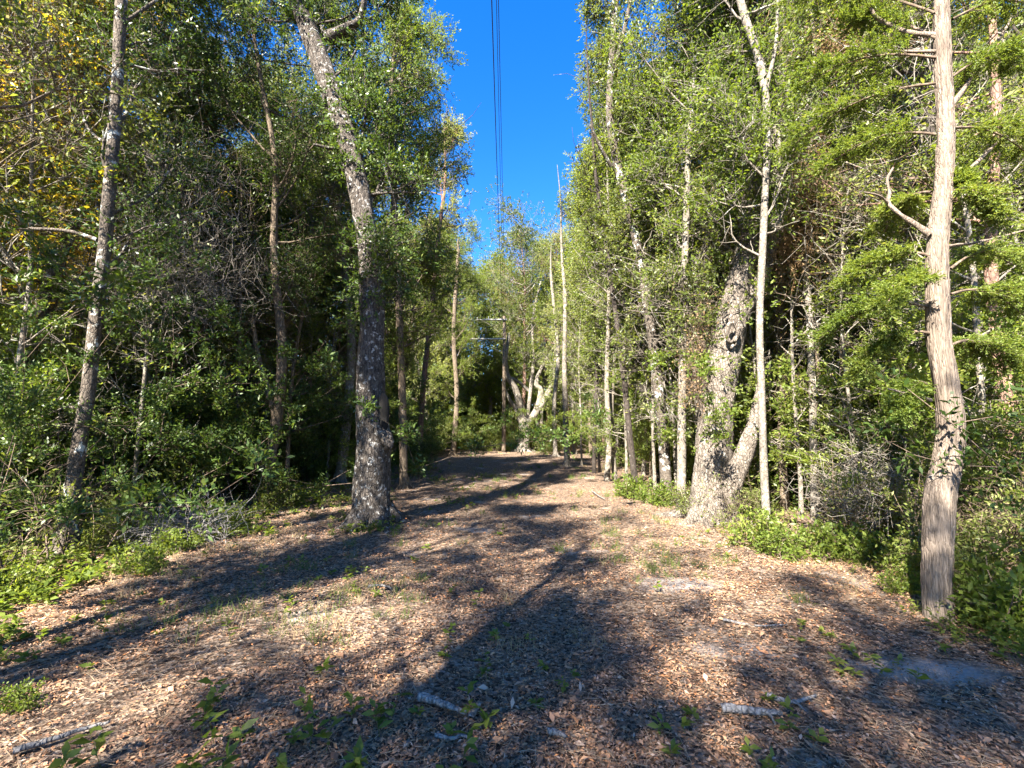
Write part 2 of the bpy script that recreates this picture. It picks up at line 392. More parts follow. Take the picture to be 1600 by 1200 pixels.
def hero(name, label, pts, bark, leaf, H=15, sides=14, rough=.06, ridge=0.0, flare=1.25, seed=1, group=None, limbs=(), twigmat='twig', fol=None, cat='tree', mossn=0, mossmat='moss'):
    rng = np.random.default_rng(seed)
    path, rad = trunk_from_px(pts, H, rng=rng)
    zb = path[:, 2] - path[0, 2]
    rad = rad * (1 + (flare - 1) * np.exp(-zb / .28))
    base = path[0].copy()
    root = empty(name, base, label, cat, group)
    t = MB(); t.tube(path, rad, sides, rough, seed, ridge)
    if rad[0] > .13:
        nr = 7
        for q in range(nr):
            a_ = q * 6.283 / nr + rng.uniform(-.3, .3); R0 = rad[0]; u = np.array([math.cos(a_), math.sin(a_), 0]); k_ = rng.uniform(.75, 1.25)
            rp = np.array([base + u * R0 * .55 + [0, 0, .30 * k_], base + u * R0 * .95 + [0, 0, .14 * k_], base + u * R0 * 1.5 * k_ + [0, 0, .05], base + u * R0 * 2.3 * k_ + [0, 0, -.03]])
            t.tube(catmull(rp, 10), np.linspace(R0 * .34, R0 * .08, 10), 10, .2, seed + q, ridge * .5)
    if bark == 'bark_cedar':
        ns = 420; k0 = rng.uniform(0, len(path) - 8, ns); L = rng.uniform(2, 5, ns); a0 = rng.uniform(0, 6.28, ns); Pn = np.zeros((ns, 6, 3))
        for q in range(6):
            kk = k0 + L * q / 5; ii = np.arange(len(path)); c_ = np.stack([np.interp(kk, ii, path[:, d]) for d in range(3)], 1); rr_ = np.interp(kk, ii, rad) + (.002 if 0 < q < 5 else -.004) + rng.uniform(0, .006, ns)
            Pn[:, q] = c_ + np.stack([np.cos(a0), np.sin(a0), 0 * a0], 1) * rr_[:, None]; a0 = a0 + rng.normal(0, .03, ns)
        t.strands(Pn, rng.uniform(.003, .007, ns))
    t.obj('trunk', M[bark], root, base)
    for lp in limbs:
        Lp = np.array([P(a, b, d) for a, b, d, w_ in lp]); Lr = np.array([w_ / 2 * d / F / math.hypot(1, (a - 800) / F) for a, b, d, w_ in lp])
        m = 18; lm = MB(); lm.tube(catmull(Lp, m), np.interp(np.linspace(0, len(Lr) - 1, m), np.arange(len(Lr)), Lr), 10, .1, seed + 5, ridge)
        lm.obj('limb', M[bark], root, base)
    if fol is not None:
        br, tw, lf = foliage(rng, path, rad, **{**dict(corridor=True, clump=-.12, avoid=True), **fol})
        if limbs and not fol.get('nolimbleaf'):
            pass
        br.obj('branches', M[bark], root, base)
        lf.obj('crown', M[leaf], root, base, smooth=False)
    if mossn:
        mb = MB(); Pn = moss(rng, path[int(len(path) * .25):], mossn, .5); Pn = Pn[corridor_ok(Pn[:, 0])]
        mb.strands(Pn, .006); mb.obj('hanging_moss', M[mossmat], root, base, smooth=False)['kind'] = 'stuff'
    return root

def copy_thing(root, loc, rz, sc, label, group):
    r = root.copy(); COL.objects.link(r); r.location = tuple(float(v) for v in loc); r.rotation_euler = (0, 0, rz); r.scale = (sc, sc, sc)
    r['label'] = label; r['group'] = group
    for ch in root.children:
        c = ch.copy(); COL.objects.link(c); c.parent = r
    return r

def prototype(name, seed, H, r0, bark, leaf, fol, lean=.05, twigmat='twig', mossn=0, mossmat='moss', sides=9):
    """a free-standing tree at the origin, whose first use is the thing itself"""
    rng = np.random.default_rng(seed)
    n = 9; W = [np.array([0, 0, -.15])]; d = np.array([rng.normal(0, lean), rng.normal(0, lean), 1.0])
    for i in range(n - 1):
        d = unit(d + np.array([rng.normal(0, .045), rng.normal(0, .045), .05])); W.append(W[-1] + d * H / (n - 1))
    path = catmull(W, 70); s = np.linspace(0, 1, 70); rad = r0 * (1 - s) ** .8 + .012
    rad = rad * (1 + .35 * np.exp(-path[:, 2].clip(0) / .25))
    root = empty(name, (0, 0, 0), '', 'tree')
    t = MB(); t.tube(path, rad, sides, .08, seed); t.obj('trunk', M[bark], root)
    br, tw, lf = foliage(rng, path, rad, **fol)
    br.obj('branches', M[bark], root)
    lf.obj('crown', M[leaf], root, smooth=False)
    if mossn:
        mb = MB(); mb.strands(moss(rng, path[20:], mossn, .6), .004); mb.obj('hanging_moss', M[mossmat], root, smooth=False)['kind'] = 'stuff'
    root['used'] = False
    return root

def place(proto, x, y, rz, sc, label, group):
    z = float(height(x, y))
    if not proto.get('used', True):
        proto.location = (x, y, z); proto.rotation_euler = (0, 0, rz); proto.scale = (sc, sc, sc)
        proto['label'] = label; proto['group'] = group; proto['used'] = True
        return proto
    r = copy_thing(proto, (x, y, z), rz, sc, label, group)
    return r

# ------------------------------------------------------------------ ground
def ground():
    xs = np.concatenate([np.linspace(-400, -32, 12)[:-1], np.linspace(-32, -8, 60)[:-1], np.linspace(-8, 8, 200)[:-1], np.linspace(8, 32, 60)[:-1], np.linspace(32, 400, 12)])
    ys = np.concatenate([np.linspace(-300, -6, 14)[:-1], np.linspace(-6, 14, 240)[:-1], np.linspace(14, 60, 160)[:-1], np.linspace(60, 600, 16)])
    X, Y = np.meshgrid(xs, ys); Z = height(X, Y)
    V = np.stack([X, Y, Z], -1).reshape(-1, 3); nx, ny = len(xs), len(ys)
    i = (np.arange(ny - 1)[:, None] * nx + np.arange(nx - 1)[None]); Q = np.stack([i, i + 1, i + nx + 1, i + nx], -1).reshape(-1, 4)
    m, n, l, b = newmat('sandy_leaf_strewn_soil')
    tc = n.new('ShaderNodeTexCoord')
    def nz(sc, det, rgh=.6):
        a = n.new('ShaderNodeTexNoise'); a.inputs['Scale'].default_value = sc; a.inputs['Detail'].default_value = det; a.inputs['Roughness'].default_value = rgh
        l.new(tc.outputs['Object'], a.inputs['Vector']); return a
    v = n.new('ShaderNodeTexVoronoi'); v.inputs['Scale'].default_value = 38; v.inputs['Randomness'].default_value = 1
    l.new(tc.outputs['Object'], v.inputs['Vector'])
    sep = n.new('ShaderNodeSeparateColor'); l.new(v.outputs['Color'], sep.inputs[0])
    lr = ramp(n, [(0, (.05, .035, .026)), (.3, (.13, .088, .062)), (.6, (.22, .155, .11)), (.85, (.33, .265, .21)), (1, (.34, .19, .10))])
    l.new(sep.outputs[0], lr.inputs[0])
    fine = nz(60, 5, .7); fr = ramp(n, [(.35, (.45, .45, .45)), (.65, (1.1, 1.1, 1.1))]); l.new(fine.outputs[0], fr.inputs[0])
    mul = n.new('ShaderNodeMix'); mul.data_type = 'RGBA'; mul.blend_type = 'MULTIPLY'; mul.inputs[0].default_value = 1
    l.new(lr.outputs[0], mul.inputs[6]); l.new(fr.outputs[0], mul.inputs[7])
    big = nz(.9, 5, .6); br = ramp(n, [(.60, (0, 0, 0)), (.70, (1, 1, 1))]); l.new(big.outputs[0], br.inputs[0])
    msk = br.outputs[0]; geo = n.new('ShaderNodeNewGeometry'); wob = nz(7, 3)
    for cx_, cy_, ax_, ay_ in ((G(1060, 915)[0], G(1060, 915)[1], .4, .25), (G(1455, 1048)[0], G(1455, 1048)[1], .42, .16)):
        mp_ = n.new('ShaderNodeVectorMath'); mp_.operation = 'MULTIPLY_ADD'; mp_.inputs[1].default_value = (1 / ax_, 1 / ay_, 0); mp_.inputs[2].default_value = (-cx_ / ax_, -cy_ / ay_, 0); l.new(geo.outputs['Position'], mp_.inputs[0])
        ln = n.new('ShaderNodeVectorMath'); ln.operation = 'LENGTH'; l.new(mp_.outputs[0], ln.inputs[0])
        ad_ = n.new('ShaderNodeMath'); ad_.operation = 'ADD'; l.new(ln.outputs['Value'], ad_.inputs[0]); l.new(wob.outputs[0], ad_.inputs[1])
        rr = ramp(n, [(.6, (1, 1, 1)), (.98, (0, 0, 0))]); hf = n.new('ShaderNodeMath'); hf.operation = 'MULTIPLY'; hf.inputs[1].default_value = .55; l.new(ad_.outputs[0], hf.inputs[0]); l.new(hf.outputs[0], rr.inputs[0])
        mxm = n.new('ShaderNodeMath'); mxm.operation = 'MAXIMUM'; l.new(msk, mxm.inputs[0]); l.new(rr.outputs[0], mxm.inputs[1]); msk = mxm.outputs[0]
    sand = n.new('ShaderNodeMix'); sand.data_type = 'RGBA'; l.new(msk, sand.inputs[0]); l.new(mul.outputs[2], sand.inputs[6]); sand.inputs[7].default_value = (.36, .31, .27, 1)
    l.new(sand.outputs[2], b.inputs['Base Color']); b.inputs['Roughness'].default_value = .95; b.inputs['Specular IOR Level'].default_value = .1
    bp = n.new('ShaderNodeBump'); bp.inputs['Strength'].default_value = .8; bp.inputs['Distance'].default_value = .03
    ad = n.new('ShaderNodeMath'); ad.operation = 'ADD'; l.new(fine.outputs[0], ad.inputs[0]); l.new(v.outputs['Distance'], ad.inputs[1])
    l.new(ad.outputs[0], bp.inputs['Height']); l.new(bp.outputs[0], b.inputs['Normal'])
    o = mesh('ground', V, Q, m); o['kind'] = 'structure'; o['label'] = 'sandy forest track under brown leaf litter between two woods'
    return o
ground()

# ------------------------------------------------------------------ utility pole and wires
def px_col(name, col, rough=.8, metal=0):
    m, n, l, b = newmat(name); tc = n.new('ShaderNodeTexCoord'); a = n.new('ShaderNodeTexNoise'); a.inputs['Scale'].default_value = 14
    l.new(tc.outputs['Object'], a.inputs['Vector'])
    r = ramp(n, [(.3, tuple(c * .7 for c in col)), (.7, tuple(min(1, c * 1.2) for c in col))]); l.new(a.outputs[0], r.inputs[0]); l.new(r.outputs[0], b.inputs['Base Color'])
    b.inputs['Roughness'].default_value = rough; b.inputs['Metallic'].default_value = metal
    return m
M['wire'] = px_col('dark_cable', (.02, .022, .028), .5); M['ceramic'] = px_col('grey_ceramic', (.35, .36, .37), .3)
M['paleWood'] = barkmat('bleached_wood', (.3, .28, .25), (.55, .52, .47), None, .6, .2, 8, .4)
PY = 36.0
pb = P(787, 705, PY); pt = P(788, 494, PY)
root = empty('utility_pole', (pb[0], PY, float(height(pb[0], PY))), 'tall grey wooden utility pole with pale crossarms at the far end of the track', 'utility pole')
o0 = np.array(root.location)
t = MB(); t.tube(np.array([[pb[0], PY, -.3], [pb[0] + .02, PY, 5], [pt[0], PY, pt[2]]]), [.17, .15, .12], 12, .02, 3); t.obj('shaft', M['bark_brown'], root, o0)
def box(mb, c, s):
    c = np.array(c); s = np.array(s) / 2
    V = np.array([[x, y, z] for x in (-1, 1) for y in (-1, 1) for z in (-1, 1)]) * s + c
    mb.add(V, np.array([[0, 1, 3, 2], [4, 6, 7, 5], [0, 4, 5, 1], [2, 3, 7, 6], [0, 2, 6, 4], [1, 5, 7, 3]]))
for (x0, x1, py_) in ((744, 792, 500), (733, 790, 530)):
    a = P(x0, py_, PY - .19); c = P(x1, py_ - 1, PY - .19); mb = MB(); box(mb, (a + c) / 2, (c[0] - a[0], .10, .11)); arm = mb.obj('crossarm', M['paleWood'], root, o0, smooth=False)
    for fx in (.04, .4):
        q = a + (c - a) * fx + np.array([0, 0, .055]); ins = MB(); ins.tube(np.array([q, q + [0, 0, .05], q + [0, 0, .09], q + [0, 0, .16], q + [0, 0, .2]]), [.02, .05, .03, .05, .02], 10)
        ins.obj('insulator', M['ceramic'], root, o0)
def wire(lab, pxa, xoff, zoff, r):
    ys = np.linspace(-30, PY, 80); z = 8.5 + zoff + (ys - 10) ** 2 * (2.3 / 676)
    yt = 6.6; xa = P(pxa, 0, yt)[0]; xb = pt[0] + xoff; x = xa + (ys - yt) * (xb - xa) / (PY - yt)
    mb = MB(); mb.tube(np.stack([x, ys, z], 1), np.full(80, r), 6); o = mb.obj('power_line', M['wire']); tag(o, lab, 'power line', 'wires running overhead to the pole')
wire('leftmost and thickest of the three dark overhead wires against the sky', 768.5, -.12, .0, .009)
wire('middle one of the three overhead wires, close beside the rightmost wire', 775.5, 0, .12, .0055)
wire('rightmost of the three thin overhead wires over the track', 779, .14, .0, .006)

# ------------------------------------------------------------------ the trees one can tell apart
FOL_OAK = dict(z0=2.6, reach=2.7, nlimb=42, nsub=4, nspray=9, nleaf=14, ll=.078, lw=.036, trunkveg=90)
hero('oak_tree', 'massive grey oak with a dark hollow, its upper trunk leaning left, left of the track', [
    (582, 818, 8.0, 60), (581, 770, 8.0, 56), (584, 700, 8.0, 54), (580, 640, 8.0, 47), (580, 560, 8.05, 42), (581, 470, 8.1, 38), (575, 380, 8.2, 36), (560, 290, 8.3, 35),
    (538, 200, 8.4, 37), (505, 110, 8.5, 36), (470, 10, 8.6, 33), (455, -60, 8.7, 30)], 'bark_oak', 'leaf_dark', H=15, sides=40, rough=.10, ridge=.02, flare=1.25, seed=11,
    limbs=[[(512, 60, 8.5, 22), (545, 42, 8.3, 15), (562, 30, 8.2, 12), (572, -10, 8.1, 10)], [(548, 230, 8.4, 9), (520, 232, 8.3, 6), (490, 226, 8.2, 4)], [(585, 655, 7.95, 30), (606, 690, 7.72, 20), (606, 702, 7.70, 8)]],
    fol=dict(FOL_OAK, az_bias=.2, avoid=True, trunkveg=95, z0=3.2))
# dark hollow, a part of the oak: shade inside it painted as near-black
oak = bpy.data.objects['oak_tree']
hm, hn, hl, hb = newmat('hollow_shade_black'); hb.inputs['Base Color'].default_value = (.006, .005, .004, 1); hb.inputs['Roughness'].default_value = 1
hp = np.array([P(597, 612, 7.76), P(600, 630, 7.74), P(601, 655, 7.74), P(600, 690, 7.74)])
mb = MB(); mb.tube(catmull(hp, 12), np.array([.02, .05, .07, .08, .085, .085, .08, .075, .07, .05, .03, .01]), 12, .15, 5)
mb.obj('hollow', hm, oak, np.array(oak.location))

hero('lichened_tree', 'slim dark trunk blotched with white lichen, nearest tree on the far left', [
    (104, 856, 6.2, 34), (112, 780, 6.2, 29), (124, 690, 6.2, 26), (140, 590, 6.2, 25), (152, 480, 6.2, 24), (165, 370, 6.2, 24), (176, 240, 6.2, 23), (184, 120, 6.3, 22), (190, 0, 6.3, 22), (196, -80, 6.4, 20)],
    'bark_spot', 'leaf_dark', H=13, sides=20, rough=.07, ridge=.006, seed=12, fol=dict(z0=3.4, reach=2.0, nlimb=22, nsub=4, nspray=6, nleaf=13, ll=.07, lw=.03, trunkveg=20),
    limbs=[[(152, 375, 6.2, 10), (110, 362, 6.1, 8), (60, 358, 6.0, 7), (-30, 356, 5.9, 5)]])
hero('leaning_tree', 'thin brown trunk leaning right beyond the lichen-blotched one, at the left edge', [
    (18, 742, 8.5, 15), (50, 620, 8.5, 14), (78, 500, 8.5, 14), (98, 400, 8.5, 13), (100, 300, 8.5, 12), (120, 150, 8.6, 10)], 'bark_brown', 'leaf_yellow', H=12, sides=12, seed=13,
    fol=dict(z0=3.5, reach=2.4, nlimb=24, nsub=4, nspray=6, nleaf=12, ll=.075, lw=.035), mossn=150)
hero('crooked_tree', 'crooked tan trunk forked low, standing behind the shrubs left of the big oak', [
    (412, 775, 10, 21), (425, 700, 10, 18), (437, 620, 10, 19), (440, 540, 10, 16), (432, 450, 10, 14), (428, 380, 10, 13)], 'bark_brown', 'leaf_dark', H=14, sides=14, rough=.12, seed=14,
    limbs=[[(430, 650, 10, 13), (405, 560, 10, 8), (395, 500, 10, 5)]], fol=dict(z0=4, reach=2.2, nlimb=28, nsub=4, nspray=7, nleaf=13, ll=.07, lw=.03, trunkveg=18))
hero('slender_tree', 'straight pale brown trunk just left of the big oak and farther back', [
    (532, 728, 14, 17), (545, 620, 14, 15), (548, 520, 14, 14), (530, 360, 14, 14), (518, 230, 14, 13), (512, 120, 14, 11)], 'bark_pale', 'leaf_mid', H=17, sides=12, seed=15,
    fol=dict(z0=5, reach=2.4, nlimb=30, nsub=4, nspray=6, nleaf=12, ll=.085, lw=.036, trunkveg=10))
hero('slender_tree', 'tall leafy tree at the corridor edge behind the big oak, its crown against the sky', [
    (632, 738, 13, 13), (628, 600, 13, 12), (622, 450, 13, 12), (615, 300, 13, 11), (612, 150, 13, 10)], 'bark_brown', 'leaf_bright', H=14.5, sides=12, seed=16,
    fol=dict(z0=3, reach=2.9, nlimb=46, nsub=5, nspray=8, nleaf=13, ll=.08, lw=.034, trunkveg=20, az_bias=-.2))
hero('bent_tree', 'dark bent trunk with pale upper part, left of the far end of the track', [
    (655, 702, 20, 9), (660, 620, 20, 9), (668, 540, 20, 8), (676, 470, 20, 8), (682, 400, 20, 7), (690, 330, 20, 6)], 'bark_pine', 'leaf_pale', H=16, sides=10, seed=17,
    fol=dict(z0=6.5, reach=2.6, nlimb=30, nsub=4, nspray=6, nleaf=10, ll=.10, lw=.045))
hero('pine_tree', 'brown pine trunk with feathery yellow-green crown, left of the utility pole', [
    (708, 702, 31, 9), (714, 620, 31, 8), (709, 520, 31, 7), (716, 400, 31, 6)], 'bark_brown', 'leaf_bright', H=15.5, sides=10, seed=18,
    fol=dict(z0=3.5, reach=2.8, nlimb=34, nsub=5, nspray=7, nleaf=12, ll=.13, lw=.03))

hero('cedar_tree', 'thick sunlit cedar trunk with stringy pinkish bark and a bulging bend, right foreground', [
    (1466, 958, 4.0, 38.6), (1464, 900, 4.0, 44.2), (1467, 830, 4.0, 48.8), (1468, 775, 4.0, 50.6), (1480, 720, 4.0, 47.8), (1485, 660, 4.0, 44.2), (1478, 600, 4.0, 40.5), (1468, 540, 4.0, 39.6), (1464, 450, 4.0, 36.8),
    (1465, 380, 4.0, 35.0), (1474, 290, 4.0, 30.4), (1478, 200, 4.05, 28.5), (1474, 120, 4.1, 29.4), (1471, 40, 4.1, 27.6), (1470, -60, 4.15, 25.8)], 'bark_cedar', 'cedar', H=10, sides=56, rough=.045, ridge=.013, flare=1.3, seed=21,
    limbs=[[(1452, 366, 3.98, 14), (1430, 350, 4.0, 9), (1408, 336, 4.0, 8), (1388, 318, 4.05, 7), (1391, 300, 4.1, 5), (1386, 280, 4.1, 4), (1395, 262, 4.15, 2.5)], [(1389, 318, 4.05, 5), (1372, 305, 4.0, 3), (1350, 300, 4.0, 2)],
           [(1482, 172, 4.1, 11), (1505, 140, 4.2, 9), (1530, 100, 4.3, 7), (1565, 55, 4.5, 5), (1590, 10, 4.6, 3)],
           [(1465, 55, 4.1, 10), (1420, 50, 4.2, 8), (1382, 35, 4.3, 7), (1362, 15, 4.3, 6), (1352, -20, 4.3, 4)],
           [(1462, 80, 4.1, 6), (1420, 80, 4.2, 5), (1380, 78, 4.3, 4)],
           [(1486, 290, 4.05, 7), (1530, 250, 4.3, 6), (1580, 200, 4.6, 4)],
           [(1455, 625, 3.95, 6), (1430, 618, 3.9, 5), (1388, 608, 3.85, 3)],
           [(1480, 385, 4.0, 6), (1530, 378, 4.2, 4), (1600, 360, 4.4, 3)]])
hero('gnarled_oak', 'huge gnarled oak with a low leaning second stem, right edge of the track', [
    (1112, 812, 8.4, 68), (1112, 760, 8.4, 58), (1114, 690, 8.4, 56), (1120, 620, 8.4, 54), (1133, 550, 8.4, 54), (1146, 500, 8.4, 50), (1156, 440, 8.4, 42), (1166, 380, 8.5, 36), (1178, 300, 8.6, 32), (1215, 200, 8.7, 28)],
    'bark_gnarled', 'leaf_mid', H=13, sides=40, rough=.14, ridge=.035, flare=1.2, seed=22,
    limbs=[[(1128, 800, 8.3, 40), (1148, 745, 8.2, 32), (1165, 700, 8.2, 28), (1180, 655, 8.2, 22), (1190, 600, 8.3, 14)], [(1150, 500, 8.4, 34), (1190, 430, 8.3, 24), (1225, 330, 8.3, 24), (1260, 250, 8.3, 18), (1330, 190, 8.2, 12)]],
    fol=dict(z0=2.4, reach=2.7, nlimb=44, nsub=4, nspray=8, nleaf=13, ll=.075, lw=.036, trunkveg=50), mossn=700, mossmat='leaf_dead')
hero('slender_tree', 'tall pale slim trunk in front of the gnarled oak, kinked near its top', [
    (1200, 838, 6.9, 13), (1194, 740, 6.9, 13), (1190, 620, 6.9, 12), (1187, 500, 6.9, 12), (1192, 380, 6.9, 12), (1197, 260, 6.9, 12), (1198, 170, 6.9, 13), (1185, 90, 6.9, 14), (1165, 30, 6.9, 14), (1150, -30, 7, 13)],
    'bark_pale', 'leaf_bright', H=13, sides=16, rough=.06, seed=23, fol=dict(z0=4.2, reach=1.6, nlimb=34, nsub=4, nspray=8, nleaf=13, ll=.065, lw=.034, trunkveg=8),
    limbs=[[(1198, 190, 6.9, 10), (1215, 210, 6.85, 9), (1218, 260, 6.8, 3)], [(1197, 140, 6.9, 9), (1212, 70, 7, 6), (1215, 0, 7, 4)]])
hero('slender_tree', 'straight pale trunk standing left of the gnarled oak at the track edge', [
    (1064, 802, 8.8, 15), (1065, 700, 8.8, 14), (1066, 600, 8.8, 13), (1068, 480, 8.8, 12), (1072, 350, 8.8, 11), (1076, 230, 8.9, 10)], 'bark_pale', 'leaf_bright', H=13, sides=14, seed=24,
    fol=dict(z0=3.0, reach=2.1, nlimb=44, nsub=4, nspray=8, nleaf=13, ll=.075, lw=.038, trunkveg=30))
hero('curved_tree', 'long dark trunk curving left as it rises, white near its top against the sky', [
    (1042, 775, 10.5, 17), (1036, 680, 10.5, 17), (1026, 590, 10.5, 16), (1014, 490, 10.5, 15), (993, 370, 10.5, 15), (968, 270, 10.5, 14), (953, 180, 10.5, 13), (956, 90, 10.5, 12), (962, 0, 10.5, 11)],
    'bark_spot', 'leaf_mid', H=15, sides=16, rough=.07, seed=25, limbs=[[(955, 120, 10.5, 9), (975, 50, 10.4, 7), (990, -30, 10.4, 5)], [(955, 260, 10.4, 6), (938, 230, 10.2, 6), (922, 195, 10.0, 4)]],
    fol=dict(z0=2.4, reach=2.5, nlimb=54, nsub=4, nspray=8, nleaf=13, ll=.08, lw=.038, trunkveg=44))
hero('slender_tree', 'thin dark leaning trunk with a pale upper half, right edge of the track, mid distance', [
    (995, 772, 11.6, 10), (985, 690, 11.6, 10), (976, 600, 11.6, 9), (966, 520, 11.6, 8), (955, 440, 11.6, 8), (945, 370, 11.6, 7)], 'bark_dark', 'leaf_bright', H=13, sides=12, seed=26,
    fol=dict(z0=3.5, reach=2.0, nlimb=34, nsub=4, nspray=6, nleaf=12, ll=.075, lw=.035))
hero('lichened_tree', 'white lichened slim trunk in the right wood between gnarled oak and cedar', [
    (1274, 806, 8.2, 15), (1271, 700, 8.2, 13), (1269, 600, 8.2, 12), (1265, 500, 8.2, 12), (1258, 400, 8.2, 12), (1262, 280, 8.2, 11), (1270, 150, 8.2, 10)], 'bark_pale', 'leaf_bright', H=12, sides=14, seed=27,
    fol=dict(z0=3.8, reach=1.9, nlimb=28, nsub=4, nspray=6, nleaf=12, ll=.06, lw=.03, trunkveg=12))
hero('slender_tree', 'brown slim trunk close right behind the tall pale kinked trunk', [
    (1226, 790, 9.2, 14), (1222, 700, 9.2, 13), (1220, 600, 9.2, 12), (1214, 450, 9.2, 11)], 'bark_brown', 'leaf_mid', H=12, sides=12, seed=28,
    fol=dict(z0=4, reach=2.0, nlimb=26, nsub=4, nspray=6, nleaf=12, ll=.065, lw=.03), mossn=500, mossmat='leaf_dead')
hero('pine_tree', 'reddish trunk at the right edge of the picture beyond the cedar', [
    (1600, 830, 5.8, 42), (1588, 720, 5.8, 38), (1572, 620, 5.8, 34), (1558, 520, 5.8, 28), (1548, 420, 5.8, 24), (1552, 300, 5.8, 20), (1556, 120, 5.8, 18)], 'bark_pine', 'leaf_mid', H=13, sides=20, rough=.08, ridge=.01, seed=29,
    fol=dict(z0=4.0, reach=2.4, nlimb=20, nsub=4, nspray=6, nleaf=12, ll=.06, lw=.028))
hero('live_oak', 'broad dark live oak with a huge dark limb reaching left behind the cedar', [
    (1660, 830, 7.2, 90), (1650, 650, 7.2, 80), (1640, 450, 7.2, 70), (1640, 250, 7.2, 60), (1660, 100, 7.2, 50)], 'bark_dark', 'leaf_dark', H=12, sides=24, rough=.1, ridge=.02, seed=30,
    limbs=[[(1635, 230, 7.2, 46), (1570, 215, 7.0, 40), (1510, 245, 6.8, 34), (1462, 262, 6.6, 28), (1435, 278, 6.5, 20), (1410, 300, 6.4, 10)], [(1455, 262, 6.6, 22), (1452, 150, 6.6, 22), (1446, 40, 6.6, 20), (1440, -60, 6.6, 16)],
           [(1450, 120, 6.6, 14), (1405, 110, 6.5, 9), (1380, 70, 6.4, 6)]],
    fol=dict(z0=4.2, reach=3.4, nlimb=26, nsub=5, nspray=6, nleaf=13, ll=.06, lw=.028))
for lab, px, py_, w_, dp, bk, lf_, sd in (
    ('slim pale trunk nearest the far bend on the right, beside the round bush', 886, 726, 9, 21, 'bark_pale', 'leaf_mid', 41),
    ('thin dark sapling between the pale trunk and the pair on the right edge', 928, 738, 6, 17.5, 'bark_dark', 'leaf_pale', 42),
    ('left one of a close pair of pale trunks on the right edge', 948, 752, 9, 15, 'bark_pale', 'leaf_bright', 43),
    ('right one of a close pair of pale trunks on the right edge', 961, 750, 8, 15.3, 'bark_pale', 'leaf_bright', 44),
    ('pale trunk just beyond the forked pale tree on its right side', 868, 702, 7, 30, 'bark_pale', 'leaf_pale', 45),
    ('brown trunk behind the curved dark tree, in the right wood', 1018, 740, 8, 14.5, 'bark_brown', 'leaf_mid', 46),
    ('pale trunk deep behind the thin leaning one, right wood', 1005, 748, 7, 16.5, 'bark_pale', 'leaf_bright', 47)):
    hero('slender_tree', lab, [(px, py_, dp, w_), (px - 5 + sd % 4 * 3, py_ - 70, dp, w_ * .95), (px + 4 - sd % 3 * 4, py_ - 150, dp, w_ * .85), (px - 6 + sd % 5 * 3, py_ - 260, dp, w_ * .7)], bk, lf_, H=11 if 'sapling' in lab else 14.5, sides=10, seed=sd,
         fol=dict(z0=2.5 if lf_ != 'leaf_pale' else 3, reach=2.5, nlimb=34, nsub=4, nspray=6, nleaf=11, ll=.09, lw=.042, trunkveg=12))
gk = bpy.data.objects['gnarled_oak']; mb = MB(); c_ = P(1146, 518, 7.93); th = np.linspace(0, 2 * math.pi, 22); mb.tube(c_ + np.stack([0.10 * np.cos(th), .04 + 0 * th, .19 * np.sin(th) + .04 * np.cos(th)], 1), np.full(22, .04) * (1 + .2 * np.sin(3 * th)), 10, .2, 4, cap=False)
mb.obj('burl', M['bark_gnarled'], gk, np.array(gk.location))
# forked pale oak at the end of the track
hero('forked_oak', 'pale many-limbed oak forking low at the far end of the track, right of the pole', [
    (818, 710, 37.5, 21.1), (818, 690, 37.5, 19.2), (820, 668, 37.5, 19.2), (822, 655, 37.5, 17.3)], 'bark_pale', 'leaf_mid', H=None, sides=20, rough=.08, flare=1.15, seed=51,
    limbs=[[(822, 662, 37.5, 13.4), (812, 630, 37.3, 11.5), (804, 605, 37, 9.6), (792, 585, 36.8, 8.6), (790, 560, 36.6, 6.7), (796, 520, 36.4, 4.8)], [(818, 668, 37.5, 8.6), (806, 640, 37.3, 6.7), (795, 622, 37, 4.8), (790, 608, 37, 2.9)],
           [(824, 662, 37.5, 11.5), (840, 640, 37.5, 11.5), (845, 610, 37.6, 8.6), (838, 600, 37.6, 7.7), (846, 575, 37.6, 5.8), (868, 540, 37.6, 3.8)], [(842, 640, 37.5, 10.6), (856, 615, 37.4, 8.6), (866, 590, 37.4, 6.7), (868, 545, 37.2, 4.8), (860, 500, 37, 2.9)],
           [(824, 655, 37.5, 5.8), (830, 600, 37.6, 5.8), (834, 560, 37.7, 4.8), (832, 500, 37.8, 3.8), (845, 440, 37.8, 2.9)], [(826, 610, 38, 5.8), (812, 598, 38, 4.8), (800, 590, 38, 3.8)]])
fo = bpy.data.objects['forked_oak']; rg = np.random.default_rng(77)
br, tw, lf = foliage(rg, catmull([P(820, 620, 37.5), P(822, 520, 37.5), P(815, 420, 37.3), P(812, 345, 37.2)], 30), np.full(30, .12), z0=5.5, reach=5.0, nlimb=34, nsub=5, nspray=6, nleaf=9, ll=.15, lw=.08, loose=.5, spl=.5)
ob = np.array(fo.location); br.obj('branches', M['bark_pale'], fo, ob); lf.obj('crown', M['leaf_mid'], fo, ob, smooth=False)

